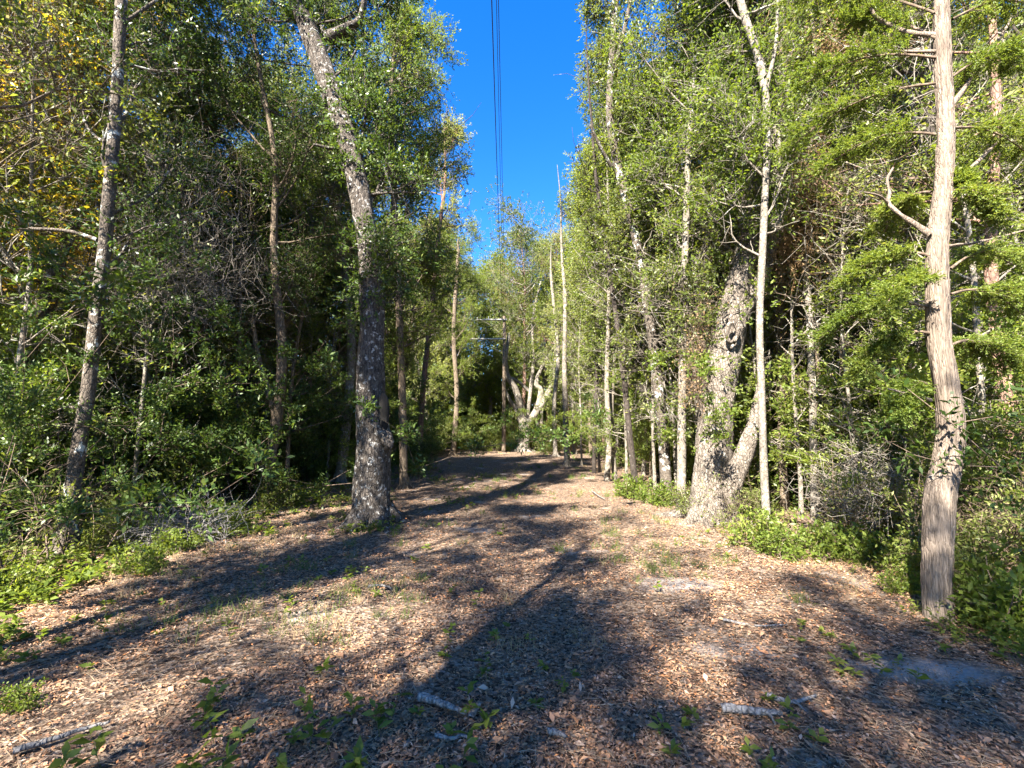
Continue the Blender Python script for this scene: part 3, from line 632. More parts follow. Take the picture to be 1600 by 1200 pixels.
# cedar fronds: feathery sprays hung on thin drooping boughs
def fronds(rng, boughs, name, root, mat='cedar', ns=68, ll=.028, lw=.009):
    base = np.array(root.location)
    for (a, b, drop, width) in boughs:
        a = np.array(a, float); b = np.array(b, float)
        m = 10; t = np.linspace(0, 1, m)[:, None]; path = a + (b - a) * t + np.array([0, 0, 1]) * (np.sin(t * math.pi) * .12 - drop * t ** 2)
        br = MB(); br.tube(path, np.linspace(.014, .004, m), 5)
        ti = rng.uniform(.15, 1, ns); O = np.stack([np.interp(ti, t[:, 0], path[:, k]) for k in range(3)], 1)
        ax = unit(b - a); side = unit(np.cross(ax, [0, 0, 1.0])); sg = rng.choice([-1, 1], ns)[:, None]
        D = unit(ax * .7 + side * sg * rng.uniform(.3, 1.0, (ns, 1)) + rng.normal(0, .25, (ns, 3)))
        Ls = .75 * width * rng.uniform(.5, 1.1, ns) * (1.1 - ti * .5)
        # secondary twigs
        K = 5; tt = np.linspace(0, 1, K)
        Pn = O[:, None] + D[:, None] * (Ls[:, None] * tt[None])[..., None]; Pn[..., 2] -= .22 * Ls[:, None] * tt[None] ** 2
        br.strands(Pn, .003)
        # tertiary fronds along every twig, then needles along each
        nf = 12; tf = rng.uniform(.1, 1, (ns, nf)); O2 = O[:, None] + D[:, None] * (Ls[:, None] * tf)[..., None]; O2[..., 2] -= .22 * Ls[:, None] * tf ** 2
        O2 = O2.reshape(-1, 3); D2 = unit(np.repeat(D, nf, 0) + rng.normal(0, .55, (ns * nf, 3)) * np.array([1, 1, .5])); L2 = .10 * rng.uniform(.5, 1.3, len(O2))
        n3 = 10; t3 = rng.uniform(0, 1, (len(O2), n3)); C = O2[:, None] + D2[:, None] * (L2[:, None] * t3)[..., None]
        d3 = unit(D2[:, None] + rng.normal(0, .5, (len(O2), n3, 3))); nn = unit(rng.normal(0, .5, (len(O2) * n3, 3)) + np.array([0, 0, 1]))
        C = C.reshape(-1, 3); lf = MB(); lf.leaves(C, d3.reshape(-1, 3), nn, ll * rng.uniform(.7, 1.3, len(C)), lw)
        bo = br.obj('bough', M['twig_brown'], root, base, smooth=False); lf.obj('frond', M[mat], bo, (0, 0, 0), smooth=False)
        bo.children[0].data.transform(__import__('mathutils').Matrix.Translation(tuple(-base)))
ced = bpy.data.objects['cedar_tree']; rg = np.random.default_rng(5)
B = []
for (x0, y0, d0, x1, y1, d1, dr, wd) in ((1462, 90, 4.1, 1260, 110, 4.6, .15, .55), (1462, 130, 4.1, 1240, 200, 4.9, .2, .55), (1462, 210, 4.05, 1290, 240, 4.5, .15, .5), (1462, 60, 4.1, 1320, 30, 4.6, .1, .5),
    (1455, 400, 4.0, 1330, 420, 4.3, .15, .4), (1452, 480, 4.0, 1300, 500, 4.4, .15, .5), (1452, 520, 4.0, 1350, 560, 4.2, .12, .38), (1448, 600, 4.0, 1400, 640, 3.9, .05, .2), (1455, 300, 4.0, 1380, 350, 4.6, .1, .35),
    (1485, 540, 4.0, 1570, 560, 4.2, .1, .4), (1485, 460, 4.0, 1600, 480, 4.3, .1, .45), (1485, 300, 4.0, 1560, 330, 3.8, .1, .35), (1488, 120, 4.1, 1600, 90, 4.2, .1, .45), (1485, 420, 4.0, 1580, 400, 4.6, .1, .45),
    (1488, 30, 4.1, 1640, 0, 4.2, .1, .5), (1484, 200, 4.05, 1620, 240, 4.6, .1, .45), (1450, 440, 4.0, 1380, 470, 3.7, .08, .25), (1486, 300, 4.1, 1500, 290, 4.0, .02, .12), (1460, 20, 4.1, 1230, -20, 4.8, .1, .55)):
    B.append((P(x0, y0, d0), P(x1, y1, d1), dr, wd))
fronds(rg, B, 'frond', ced)

# ------------------------------------------------------------------ the other trees of the two woods
near = dict(nsub=4, nspray=7, nleaf=12, ll=.085, lw=.038, clump=.02)
back = dict(nsub=3, nspray=7, nleaf=10, ll=.13, lw=.062, spl=.45, loose=.32, clump=.05)
protoN = [prototype('slender_tree', 101, 12, .11, 'bark_brown', 'leaf_dark', dict(near, z0=2.2, reach=2.1, nlimb=40, trunkveg=22)),
          prototype('slender_tree', 102, 13, .13, 'bark_spot', 'leaf_mid', dict(near, z0=3, reach=2.2, nlimb=40, trunkveg=10)),
          prototype('slender_tree', 103, 11.5, .09, 'bark_pale', 'leaf_bright', dict(near, z0=2.6, reach=1.9, nlimb=36, ll=.06)),
          prototype('vine_hung_tree', 104, 13.5, .10, 'bark_brown', 'leaf_mid', dict(near, z0=2, reach=2.0, nlimb=34, nspray=3, nleaf=10), twigmat='twig', mossn=1500, mossmat='moss'),
          prototype('vine_hung_tree', 105, 12.5, .09, 'bark_pale', 'leaf_pale', dict(near, z0=2.5, reach=2.0, nlimb=34, nspray=4, nleaf=10), twigmat='twig', mossn=1200, mossmat='leaf_dead'),
          prototype('autumn_tree', 106, 12.5, .09, 'bark_brown', 'leaf_yellow', dict(near, z0=3, reach=2.3, nlimb=32, nspray=4, nleaf=9))]
protoB = [prototype('slender_tree', 111, 13, .13, 'bark_brown', 'leaf_mid', dict(back, z0=1.8, reach=2.5, nlimb=44)),
          prototype('slender_tree', 112, 14, .14, 'bark_pale', 'leaf_pale', dict(back, z0=2.5, reach=2.5, nlimb=44)),
          prototype('slender_tree', 113, 13.5, .11, 'bark_pale', 'leaf_bright', dict(back, z0=2, reach=2.4, nlimb=40)),
          prototype('pine_tree', 114, 15, .15, 'bark_pine', 'leaf_pale', dict(back, z0=6, reach=2.6, nlimb=34, ll=.15, lw=.035))]
def scatter(protos, rng, n, xr, yr, mind, weights, label, group, sc=(.85, 1.15), taken=None, cond=None):
    pts = taken if taken is not None else []; out = 0; tries = 0
    while out < n and tries < 6000:
        tries += 1
        x = rng.uniform(*xr); y = rng.uniform(*yr)
        if cond and not cond(x, y): continue
        if any((x - a) ** 2 + (y - b) ** 2 < mind ** 2 for a, b in pts): continue
        pts.append((x, y)); k = rng.choice(len(protos), p=weights); p = protos[k]
        lab = label[k] if isinstance(label, (list, tuple)) else label
        place(p, x, y, rng.uniform(0, 6.28), rng.uniform(*sc), lab, group); out += 1
    return pts
rg = np.random.default_rng(31)
inview = lambda x, y: abs(x) < 1.3 * y + 2.5
leftN = lambda x, y: x < -4.6 - .05 * y and inview(x, y) and not (x / y > -.92 and y < 8.5) and not (y > 17 and x > -11)
rightN = lambda x, y: x > 4.6 + .045 * y and inview(x, y) and not (y < 6.2)
LN = ['slim brown-barked tree with dark evergreen leaves in the left wood', 'tall lichened tree with mid-green leaves in the left wood', 'pale-barked tree with bright green leaves in the left wood',
      'tree hung with grey moss and tangled vines in the left wood', 'pale tree hung with dead brown vines in the left wood', 'autumn tree with yellow leaves in the left wood']
scatter(protoN, rg, 26, (-16, -4.6), (6.5, 22), 1.5, [.44, .2, .06, .2, .04, .06], LN, 'trees of the left wood', cond=leftN)
RN = [s.replace('left wood', 'right wood') for s in LN]
scatter(protoN, rg, 30, (4.6, 13), (6.5, 24), 1.25, [.06, .2, .34, .1, .28, .02], RN, 'trees of the right wood', cond=rightN)
LB = ['brown-barked green tree far back in the left wood', 'pale-barked yellow-green tree far back in the left wood', 'bright green tree far back in the left wood', 'tall pine with sparse crown far back in the left wood']
scatter(protoB, rg, 22, (-30, -11), (10, 44), 2.2, [.45, .25, .15, .15], LB, 'background trees of the left wood', sc=(.7, .95), cond=lambda x, y: x < -12 and inview(x, y))
RB = [s.replace('left wood', 'right wood') for s in LB]
scatter(protoB, rg, 46, (5.6, 32), (10, 44), 2.0, [.2, .3, .35, .15], RB, 'background trees of the right wood', cond=lambda x, y: (x > 11 or y > 22) and inview(x, y))
FB = [s.replace('far back in the left wood', 'beyond the far end of the track') for s in LB]
scatter(protoB, rg, 34, (-18, 14), (39.5, 52), 2.2, [.2, .25, .35, .2], FB, 'trees beyond the far end of the track', sc=(1.2, 1.6))
scatter(protoB, rg, 9, (4.4, 8), (22, 38), 1.8, [.1, .4, .4, .1], RB, 'background trees of the right wood', sc=(1.0, 1.2))
scatter(protoB, rg, 8, (-13, -6), (33, 39), 1.6, [.15, .4, .35, .1], LB, 'background trees of the left wood', sc=(1.15, 1.35))
# autumn yellow ones top left
for (x, y) in ((-9.5, 7.5), (-11.5, 9.5), (-8.2, 6.8)):
    place(protoN[5], x, y, rg.uniform(0, 6), 1.05, 'yellow-leaved autumn tree at the upper left edge against the sky', 'yellow trees at the left edge')
# trees standing beside and behind the photographer: they throw the dappled shade on the near track
protoS = [prototype('slender_tree', 121, 11.5, .10, 'bark_brown', 'leaf_mid', dict(near, z0=2.8, reach=2.4, nlimb=30, nspray=8, clump=.18)), prototype('slender_tree', 122, 12.5, .11, 'bark_spot', 'leaf_dark', dict(near, z0=3, reach=2.5, nlimb=34, nspray=8, clump=.14))]
protoT = [prototype('bare_tree', 123, 7.5, .035, 'bark_pale', 'leaf_pale', dict(near, z0=1.2, reach=1.5, nlimb=30, nspray=1, nleaf=4, nsub=5, up=.02), sides=6, lean=.09), prototype('bare_tree', 124, 9, .045, 'bark_brown', 'leaf_mid', dict(near, z0=1.5, reach=1.6, nlimb=30, nspray=1, nleaf=5, nsub=6, up=.02), sides=6, lean=.07)]
scatter(protoT, rg, 46, (-13, -4.8), (5, 26), .7, [.5, .5], ['thin pale leaning stem with bare twigs in the left wood', 'thin brown leaning stem with bare twigs in the left wood'], 'bare thin stems of the left wood', cond=lambda x, y: inview(x, y) and x < -4.4 - .05 * y and not (x / y > -.9 and y < 7.5))
scatter(protoT, rg, 64, (4.6, 13), (5.5, 26), .7, [.7, .3], ['thin pale leaning stem with bare twigs in the right wood', 'thin brown leaning stem with bare twigs in the right wood'], 'bare thin stems of the right wood', cond=lambda x, y: inview(x, y) and x > 4.5 + .045 * y)
for i, (x, y, k, s) in enumerate(((-5.0, .9, 1, .95), (-6.4, 3.5, 0, .8), (-3.0, -2.2, 0, .92), (-6.8, -2.2, 1, .95), (-5.2, -5.0, 0, .95), (-1.5, -4.0, 0, .9), (-2.95, -5.2, 1, .95), (-8.5, -8.0, 1, 1.1), (1.6, -6.5, 0, 1.0), (4.6, -3.2, 0, .85), (-4.6, -10.5, 1, 1.05), (0.2, -11, 0, 1.1), (-5.0, -.8, 0, .75))):
    place(protoS[k], x, y, i * 1.3, s, 'tree of the left wood standing beside or behind the camera', 'trees behind the camera')

# distant wood closing every gap at eye level
rg = np.random.default_rng(61); mb = MB()
N = 170000; ang = rg.uniform(-1.0, 1.0, N); R = rg.uniform(52, 66, N); x = R * np.sin(ang); y = R * np.cos(ang); top = 11 + 3.5 * noise(x * .22, y * .22, 0, 9) + 1.5 * noise(x * .8, y * .8, 0, 10)
z = rg.uniform(0, 1, N) ** 1.5 * top; C = np.stack([x, y, z], 1); C += rg.normal(0, .5, C.shape)
mb.leaves(C, rg.normal(0, 1, C.shape), rg.normal(0, 1, C.shape), rg.uniform(.3, .7, N), .36); o = mb.obj('distant_wood', M['leaf_mid'], smooth=False); tag(o, 'far mass of green woodland closing the view behind all the trees', 'woodland', kind='stuff')

# ------------------------------------------------------------------ shrubs of the understorey
def shrub_proto(name, seed, H, Rr, nst, leaf, ll, lw, nspray, nleaf, bare=0):
    rng = np.random.default_rng(seed); root = empty(name, (0, 0, 0), '', 'shrub'); br, lf = MB(), MB(); tw = br
    for i in range(nst):
        az = rng.uniform(0, 6.28); e = math.radians(rng.uniform(35, 85)); L = H * rng.uniform(.6, 1.1)
        lp = limb_path(rng, np.array([rng.normal(0, Rr * .25), rng.normal(0, Rr * .25), -.03]), az, e, L, 7, .2, .02)
        br.tube(lp, np.linspace(.011, .003, 7), 4)
        pts = [lp[1:]]
        for s in range(4):
            j = int(rng.integers(1, 6)); q = limb_path(rng, lp[j], rng.uniform(0, 6.28), rng.uniform(-.1, .9), L * rng.uniform(.2, .45), 4, .25, .0); br.tube(q, np.linspace(.005, .002, 4), 4); pts.append(q[1:])
        pts = np.vstack(pts); O = np.repeat(pts, nspray, 0) + rng.normal(0, .07, (len(pts) * nspray, 3)); O[:, 2] = np.abs(O[:, 2])
        D = rng.normal(0, .8, O.shape) + np.array([0, 0, .5])
        C, d, nn, le, wi, twg = sprays(rng, O, D, nleaf, .2, ll, lw); C[:, 2] = np.maximum(C[:, 2], .02)
        lf.leaves(C, d, nn, le, wi); tw.strands(twg, .002)
    if bare:
        Pn = moss(rng, np.array([[0, 0, .1], [0, 0, H * .9]]), bare, Rr * .45, .7, False); tw.strands(Pn, .004)
    br.obj('stems', M['twig_brown'], root); lf.obj('foliage', M[leaf], root, smooth=False)
    root['used'] = False; return root
SH = [shrub_proto('leafy_shrub', 201, 1.9, .8, 11, 'leaf_dark', .062, .028, 4, 9),
      shrub_proto('leafy_shrub', 202, 1.3, .8, 10, 'leaf_mid', .07, .036, 2, 8),
      shrub_proto('leafy_shrub', 203, .6, .9, 12, 'leaf_bright', .085, .045, 1, 7),
      shrub_proto('twiggy_shrub', 204, 1.5, .8, 8, 'leaf_pale', .06, .03, 1, 5, 120),
      shrub_proto('leafy_shrub', 205, 3.0, .9, 13, 'leaf_dark', .07, .03, 4, 9)]
SA = [shrub_proto('sapling', 211, 4.2, .35, 4, 'leaf_dark', .08, .036, 9, 10), shrub_proto('sapling', 212, 4.0, .35, 4, 'leaf_mid', .075, .036, 9, 10), shrub_proto('sapling', 213, 3.6, .35, 4, 'leaf_bright', .07, .035, 9, 10), shrub_proto('sapling', 214, 6.5, .4, 5, 'leaf_bright', .07, .035, 14, 11), shrub_proto('sapling', 215, 6.5, .4, 5, 'leaf_dark', .075, .035, 14, 11)]
rg = np.random.default_rng(71)
for i, (x, y, k, s_) in enumerate(((-5.6, 36.5, 2, 1.1), (-4.4, 37.8, 3, .8), (-3.3, 37, 2, 1.2), (-2.2, 38.2, 3, .75), (-1.5, 37.4, 1, 1.0), (3.2, 37.5, 2, .9), (4.4, 36.5, 3, .8), (-6.5, 34.5, 3, .9), (2.4, 38.8, 1, 1.1), (-.4, 39, 3, .8), (.8, 39.5, 3, .9), (-7.4, 36.5, 3, 1.1))):
    place(SA[k], x, y, i * 1.1, s_, 'bright green sapling in the sunlit thicket around the forked oak and pole', 'saplings at the far end of the track')
for i, (px, dp, k, s_) in enumerate(((1090, 9.2, 0, .9), (1168, 9.3, 1, .9), (1182, 8.9, 0, .8), (1145, 9.6, 0, 1), (1240, 8.4, 0, .9), (1300, 8.6, 1, .9), (1330, 7.6, 0, .8), (1375, 7.9, 1, .9), (1020, 11.5, 0, 1), (1052, 10.8, 0, .9), (975, 13.5, 0, 1), (935, 18.0, 0, 1.1), (908, 21.5, 0, 1.1), (1410, 7.2, 0, .8))):
    place(protoT[k], (px - 800) / F * dp, dp, i * 2.1, s_, 'thin pale bare stem standing among the front trunks of the right wood', 'bare stems among the front trunks')
for side, n, wt in ((-1, 100, (.4, .2, .1, .05, .25)), (1, 110, (.1, .25, .25, .35, .05))):
    pts = []; k = 0; wn = 'left' if side < 0 else 'right'
    while k < n:
        y = 5 + 33 * rg.uniform() ** 1.2; b = float(path_left(y) if side < 0 else path_right(y)); x = b + side * (.9 + 9 * rg.uniform() ** 1.4)
        if any((x - a) ** 2 + (y - c) ** 2 < .8 for a, c in pts) or abs(x) > 1.35 * y + 1: pass
        if abs(x / y + .27) < .05 and 6 < y < 8.5: continue
        if (abs(x / y - .95) < .1) and y < 5: continue
        pts.append((x, y)); q = rg.choice(5, p=wt)
        place(SA[q], x, y, rg.uniform(0, 6.28), rg.uniform(.7, 1.25), ('dark-leaved', 'mid-green', 'bright green', 'tall bright green', 'tall dark-leaved')[q] + ' slender sapling filling the lower part of the %s wood' % wn, 'saplings of the %s wood' % wn); k += 1
def edge_shrubs(side, n, weights, labels, group, yr, depth, off):
    pts = []; k = 0; tries = 0
    while k < n and tries < 4000:
        tries += 1; y = yr[0] + (yr[1] - yr[0]) * rg.uniform() ** 1.5; b = float(path_left(y) if side < 0 else path_right(y)); x = b + side * (off + depth * rg.uniform() ** 1.3)
        if any((x - a) ** 2 + (y - c) ** 2 < .45 for a, c in pts) or abs(x) > 1.35 * y + 1: continue
        if (x - 3.8) ** 2 + (y - 4.0) ** 2 < .5: continue
        pts.append((x, y)); q = rg.choice(5, p=weights(x - b)); place(SH[q], x, y, rg.uniform(0, 6.28), rg.uniform(.75, 1.2), labels[q], group); k += 1
LS = ['dark waist-high evergreen shrub under the left wood', 'mid-green bush at the foot of the left wood', 'small bright green bush at the edge of the left wood', 'twiggy half-bare bush in the left wood', 'tall dark evergreen thicket shrub in the left wood']
edge_shrubs(-1, 64, lambda d: [.36, .2, .06, .08, .3] if abs(d) > 1.2 else [.25, .38, .25, .10, .02], LS, 'shrubs of the left wood', (6.2, 34), 7, .7)
RS = [s.replace('left wood', 'right wood') for s in LS]
edge_shrubs(1, 58, lambda d: [.18, .26, .16, .25, .15] if abs(d) > 1.2 else [.05, .30, .5, .15, 0], RS, 'shrubs of the right wood', (3.4, 34), 6, .3)
for i, (px, py_, q, sc) in enumerate(((1192, 852, 2, .8), (1218, 868, 2, .6), (1150, 830, 3, .6), (1088, 812, 1, .6), (1300, 870, 2, .7), (1385, 888, 2, .7), (1420, 925, 2, .4), (1530, 930, 1, .7), (1590, 1000, 2, .8), (1560, 900, 3, .9), (1330, 840, 3, .9), (1180, 812, 1, .9), (1500, 890, 3, .8), (1040, 790, 2, .8), (985, 775, 2, .9))):
    g = G(px, py_); place(SH[q], g[0], g[1], i * 1.7, sc, 'low bright bush right at the edge of the track under the right wood', 'low bushes along the right edge of the track')
for i, (px, py_, q, sc) in enumerate(((215, 895, 2, .5), (262, 868, 2, .5), (20, 935, 2, .5), (470, 790, 2, .7), (425, 800, 1, .7), (350, 830, 2, .7), (190, 850, 1, .7), (640, 745, 1, .8), (655, 735, 0, .8), (80, 880, 3, 1), (12, 1115, 2, .22))):
    g = G(px, py_); place(SH[q], g[0], g[1], i * 1.3, sc, 'low green bush right at the edge of the track under the left wood', 'low bushes along the left edge of the track')
for i in range(16):
    place(SH[[1, 3, 0, 2][i % 4]], rg.uniform(-8, 9) + (0 if i % 2 else 0), rg.uniform(38.5, 42), rg.uniform(0, 6), rg.uniform(.9, 1.5), 'low bush beyond the far end of the track', 'bushes at the far end of the track')
bp_ = G(862, 712)
place(SH[1], 3.0, 33.5, 1.0, 1.7, 'round yellow-green bush beside the forked oak at the far end', 'bushes at the far end of the track')

def tangle(lab, cs, n, spread, mat, L=.45, r=.0045, dead=0, name='vine_tangle', hang=True):
    rng = np.random.default_rng(int(abs(cs[0][0]) * 100) + n); path = catmull(np.array([P(*c) for c in cs]), 20); Pn = moss(rng, path, n, spread, L, hang)
    Pn[..., 2] = np.maximum(Pn[..., 2], .03); mb = MB(); mb.strands(Pn, r); q = path[10]; root = empty(name, q, lab, 'vine tangle' if 'vine' in name else 'brush pile')
    o = mb.obj('strands', M[mat], root, q, smooth=False); o['kind'] = 'stuff'
    if dead:
        O = Pn[rng.integers(0, n, dead), rng.integers(0, 5, dead)] + rng.normal(0, .03, (dead, 3)); lf = MB(); lf.leaves(O, rng.normal(0, 1, (dead, 3)) + [0, 0, -.6], rng.normal(0, 1, (dead, 3)), .055, .028); o = lf.obj('dead_leaves', M['leaf_dead'], root, q, smooth=False); o['kind'] = 'stuff'
tangle('brown dead vine mass draped over the rising limb of the gnarled oak', [(1215, 440, 8.2), (1235, 380, 8.1), (1262, 310, 8.0), (1280, 230, 8.0)], 1100, .22, 'leaf_dead', dead=2400)
tangle('dry vine curtain hanging on the left flank of the gnarled oak', [(1088, 650, 8.2), (1085, 560, 8.3), (1098, 470, 8.4)], 320, .12, 'twig_brown', dead=500)
tangle('brown dead leaf cluster hanging high between the pines and the cedar', [(1320, 20, 7.0), (1318, 50, 7.0), (1330, 80, 7.0)], 300, .16, 'leaf_dead', dead=900)
tangle('grey-brown hanging vine tangle upper left between the two front trunks', [(290, 180, 8.5), (300, 300, 8.5), (320, 420, 8.5)], 600, .6, 'twig', L=.9, r=.004)
tangle('bare grey vine web in the left wood above the dark shrubs', [(180, 420, 7.5), (260, 450, 8), (370, 440, 9)], 700, .5, 'twig', L=.8, r=.0035, hang=False)
tangle('pile of pale dead brush at the foot of the lichen-blotched tree', [(215, 850, 6.4), (270, 835, 6.6), (330, 838, 6.6)], 420, .16, 'deadwood', L=.7, r=.005, name='brush_pile', hang=False)
tangle('web of bare grey twigs low in the right wood beside the cedar', [(1300, 790, 6.4), (1350, 750, 6.6), (1400, 790, 6.4)], 420, .28, 'twig', L=.7, r=.0045, name='brush_pile', hang=False)
tangle('bare vine web high in the left wood near the upper left corner', [(60, 60, 8), (140, 160, 8), (60, 260, 8.5)], 900, .6, 'twig_brown', L=.9, r=.004)
# ------------------------------------------------------------------ litter, weeds, grass, sticks
def ground_pts(rng, n, ymin, ymax, falloff, xm=1.25, extra=1.0):
    y = ymin * (ymax / ymin) ** (rng.uniform(0, 1, n) ** falloff); x = rng.uniform(-1, 1, n) * (y * xm + extra); return x, y
rg = np.random.default_rng(81)
SANDP = [(G(1060, 915), .4, .25), (G(1455, 1048), .42, .16)]
M['litter'] = leafmat('fallen_oak_leaf', [(0, (.055, .035, .026)), (.2, (.15, .092, .06)), (.42, (.30, .20, .135)), (.62, (.42, .27, .165)), (.70, (.50, .23, .09)), (.76, (.38, .30, .235)), (1, (.56, .48, .40))], .05, .75, .8, .25)
def litter(n, ymin, ymax, L, seed):
    x, y = ground_pts(rg, n, ymin, ymax, 1.0); k = (x > path_left(y) - 5) & (x < path_right(y) + 4); x, y = x[k], y[k]
    bare = noise(x * .9, y * .9, 0, 33) + .5 * noise(x * 3, y * 3, 0, 34)
    for g_, ax_, ay_ in SANDP: bare = np.maximum(bare, 1.25 - .62 * np.hypot((x - g_[0]) / ax_, (y - g_[1]) / ay_) + .5 * noise(x * 7, y * 7, 0, 35))
    drift = noise(x * 1.9, y * 1.9, 0, 61) + .7 * noise(x * 5.5, y * 5.5, 0, 62); keep = rg.uniform(0, 1, len(x)) < np.clip(.72 + .5 * drift, .22, 1); bare = np.where(keep, bare, 2.0)
    k = (bare < .62) | ((rg.uniform(0, 1, len(x)) < .35) & keep); x, y = x[k], y[k]; n = len(x)
    z = height(x, y) + rg.uniform(.004, .022, n)
    C = np.stack([x, y, z], 1); az = rg.uniform(0, 6.28, n); D = np.stack([np.cos(az), np.sin(az), rg.normal(0, .28, n)], 1); Nn = unit(rg.normal(0, .38, (n, 3)) + np.array([0, 0, 1]))
    return C, D, Nn, L * rg.uniform(.5, 1.35, n)
mb = MB()
def tone(m, lo, hi, sc):
    n = m.node_tree.nodes; l = m.node_tree.links; b = n['Principled BSDF']; src = b.inputs['Base Color'].links[0].from_socket
    g = n.new('ShaderNodeNewGeometry'); a = n.new('ShaderNodeTexNoise'); a.inputs['Scale'].default_value = sc; a.inputs['Detail'].default_value = 4; l.new(g.outputs['Position'], a.inputs['Vector'])
    r = ramp(n, [(.35, lo), (.65, hi)]); l.new(a.outputs[0], r.inputs[0]); x = n.new('ShaderNodeMix'); x.data_type = 'RGBA'; x.blend_type = 'MULTIPLY'; x.inputs[0].default_value = 1
    l.new(src, x.inputs[6]); l.new(r.outputs[0], x.inputs[7]); l.new(x.outputs[2], b.inputs['Base Color'])
tone(M['litter'], (.76, .70, .69), (1.28, 1.10, .94), 1.1)
for n, a, b, L in ((115000, 1.2, 5.0, .028), (170000, 1.2, 6.0, .014), (5000, 1.2, 9.0, .06), (80000, 4.5, 13, .036), (30000, 12, 36, .055)):
    C, D, Nn, Ls = litter(n, a, b, L, 0); mb.leaves(C, D, Nn, Ls, Ls * rg.uniform(.28, .55, len(Ls)), .12)
o = mb.obj('leaf_litter', M['litter'], smooth=False); tag(o, 'brown and orange fallen leaves strewn all over the track', 'leaf litter', kind='stuff')
mb = MB(); n = 15000; x, y = ground_pts(rg, n, 1.3, 14, 1.0); az = rg.uniform(0, 6.28, n); L = rg.uniform(.05, .22, n); z = height(x, y) + rg.uniform(.008, .03, n)
Pn = np.zeros((n, 3, 3)); Pn[:, 0] = np.stack([x, y, z], 1); Pn[:, 2] = Pn[:, 0] + np.stack([np.cos(az) * L, np.sin(az) * L, rg.normal(0, .012, n)], 1); Pn[:, 1] = (Pn[:, 0] + Pn[:, 2]) / 2 + rg.normal(0, .012, (n, 3))
mb.strands(Pn, rg.uniform(.0008, .0022, n)); o = mb.obj('twig_litter', M['straw'], smooth=False); tag(o, 'fine dry twigs and straw scattered over the track', 'twig litter', kind='stuff')
# weeds
def weeds(n, mask, leafm, lab, hmax, nm, ll, seed):
    x, y = ground_pts(rg, n * 4, 1.7, 22, .9); k = mask(x, y); x, y = x[k][:n], y[k][:n]; n = len(x); z = height(x, y); O = np.stack([x, y, z], 1)
    h = hmax * rg.uniform(.3, 1, n); D = unit(rg.normal(0, .3, (n, 3)) + np.array([0, 0, 1])); nl = 9; t = rg.uniform(.25, 1, (n, nl)); C = O[:, None] + D[:, None] * (h[:, None] * t)[..., None]
    ld_ = rg.normal(0, 1, (n, nl, 3)); ld_[..., 2] = rg.uniform(-.1, .6, (n, nl)); nn = unit(rg.normal(0, .4, (n, nl, 3)) + np.array([0, 0, 1]))
    mb = MB(); le = (ll * rg.uniform(.5, 1.3, (n, nl))); mb.leaves(C.reshape(-1, 3), ld_.reshape(-1, 3), nn.reshape(-1, 3), le.ravel(), le.ravel() * .45)
    mb.strands(np.stack([O, O + D * h[:, None] * .5, O + D * h[:, None]], 1), .0018); o = mb.obj(nm, M[leafm], smooth=False); tag(o, lab, 'weeds', kind='stuff')
def dens_left(x, y):
    d = x - path_left(y); g = noise(x * .8, y * .8, 0, 41) + .6 * noise(x * 2.5, y * 2.5, 0, 42)
    return ((g > -.12 + d * .24) | ((noise(x * 1.6, y * 1.6, 0, 48) > .05) & (rg.uniform(0, 1, len(x)) < .05))) & (x < -.2 + .05 * y) & (d > -4)
def dens_right(x, y):
    d = path_right(y) - x; g = noise(x * .8, y * .8, 0, 43) + .6 * noise(x * 2.5, y * 2.5, 0, 44)
    return (g > -.3 + d * .7) & (x > 1) & (d > -3)
def dens_mid(x, y):
    g = noise(x * 1.1, y * 1.1, 0, 45) + .7 * noise(x * 3.5, y * 3.5, 0, 46)
    return (g > .55) & (x > path_left(y)) & (x < path_right(y))
weeds(5200, dens_left, 'leaf_bright', 'low green weeds along the left side of the track', .2, 'weeds', .075, 1)
weeds(3000, dens_right, 'leaf_bright', 'bright green weeds along the right edge of the track', .28, 'weeds', .045, 2)
weeds(380, dens_mid, 'leaf_bright', 'sparse green seedlings in the leaf litter of the track', .10, 'seedlings', .06, 3)
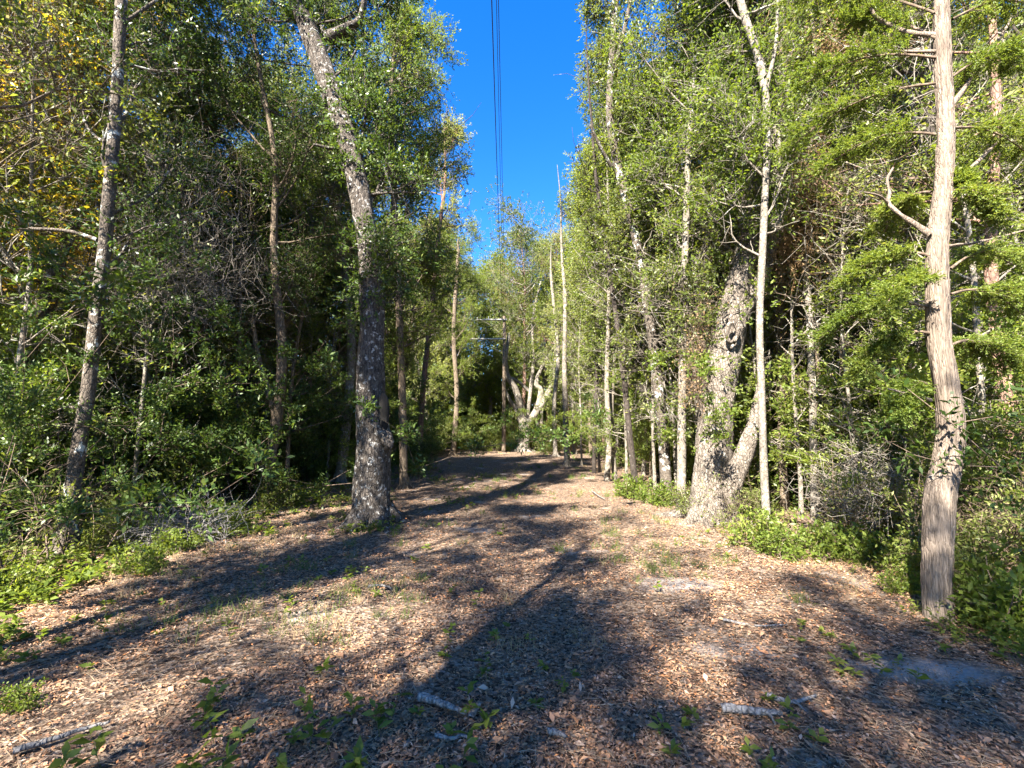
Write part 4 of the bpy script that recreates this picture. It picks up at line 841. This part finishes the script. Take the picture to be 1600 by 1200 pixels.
# grass: thin blades in tufts, dry ones and green ones
M['grass_dry'] = leafmat('dry_straw_grass', [(0, (.28, .20, .10)), (1, (.52, .42, .25))], .3, .6, 1.1, .2); M['grass_green'] = leafmat('green_grass', [(0, (.07, .11, .02)), (1, (.17, .21, .05))], .35, .5)
for nm, mt, lab, nt_, sd, hh in (('dry_grass', 'grass_dry', 'dry straw-coloured grass tufts across the track', 420, 51, .08), ('green_grass', 'grass_green', 'thin green grass blades on the track', 420, 52, .10)):
    x, y = ground_pts(rg, nt_ * 6, 3.4, 36, .75, 1.2, .5); g = noise(x * .5, y * .5, 0, sd) + .6 * noise(x * 1.8, y * 1.8, 0, sd + 3); k = (g > .28) & (x > path_left(y) - 1) & (x < path_right(y) + .5); x, y = x[k][:nt_], y[k][:nt_]
    nb = 16; n = len(x) * nb; X = np.repeat(x, nb) + rg.normal(0, .05, n); Y = np.repeat(y, nb) + rg.normal(0, .05, n); Z = height(X, Y); L = hh * rg.uniform(.4, 1.3, n) * (1 + np.repeat(y, nb) * .02); D = unit(rg.normal(0, .45, (n, 3)) + np.array([0, 0, 1])); bend = rg.normal(0, .35, (n, 3)); bend[:, 2] = -.15
    P0 = np.stack([X, Y, Z], 1); P1 = P0 + D * (L * .55)[:, None]; P2 = P1 + unit(D + bend) * (L * .5)[:, None]
    mb = MB(); mb.strands(np.stack([P0, P1, P2], 1), .0016 + .0002 * Y); o = mb.obj(nm, M[mt], smooth=False); tag(o, lab, 'grass', kind='stuff')
# fallen sticks and pieces of bleached wood
def stick(lab, pts, w_, name='fallen_branch', forks=()):
    A = np.array([G(a, b) for a, b in pts]); A[:, 2] = height(A[:, 0], A[:, 1]) + w_ * 1.0 + .012; A = catmull(A, 16); A[:, 2] += np.abs(np.sin(np.arange(16) * .9)) * w_ * .3
    root = empty(name, A[0], lab, 'fallen branch'); mb = MB(); mb.tube(A, np.linspace(w_, w_ * .45, 16), 10, .25, int(pts[0][0]), w_ * .15); mb.obj('stem', M['deadwood'], root, A[0])
    for (i, a, b) in forks:
        e = G(a, b); e[2] = float(height(e[0], e[1])) + w_ * .5; q = np.array([A[i], (A[i] + e) / 2 + [0, 0, w_ * .8], e]); f = MB(); f.tube(catmull(q, 8), np.linspace(w_ * .6, w_ * .2, 8), 8, .2, 3); f.obj('side_twig', M['deadwood'], root, A[0])
stick('bleached grey piece of branch lying in the middle of the near track', [(655, 1102), (680, 1108), (705, 1116), (728, 1124)], .026)
stick('short pale splinter of wood upright-leaning beside the bleached branch', [(735, 1128), (742, 1116), (750, 1104)], .018)
stick('curved pale twig below the bleached branch', [(680, 1156), (705, 1160), (722, 1154), (735, 1160)], .012)
stick('stubby bleached wood fragment right of the curved pale twig', [(858, 1146), (872, 1150), (884, 1154)], .018)
stick('long dark grey branch lying across the near track on the right', [(1128, 1112), (1165, 1116), (1200, 1120), (1222, 1122)], .024, forks=((9, 1212, 1132),))
stick('forked grey stick just behind the long dark branch on the right', [(1200, 1090), (1222, 1098), (1245, 1100), (1275, 1090)], .016, forks=((8, 1262, 1112),))
stick('grey twig at the bottom left corner lying in the leaves', [(20, 1190), (70, 1175), (130, 1155), (170, 1145)], .016)
stick('thin grey stick on the left part of the track near the shade line', [(575, 925), (595, 922), (612, 926)], .016)
stick('thin pale stick on the track below the cedar', [(1130, 975), (1180, 985), (1230, 982)], .009)
stick('short stick standing out on the far sunlit track', [(925, 768), (938, 778), (945, 782)], .02)
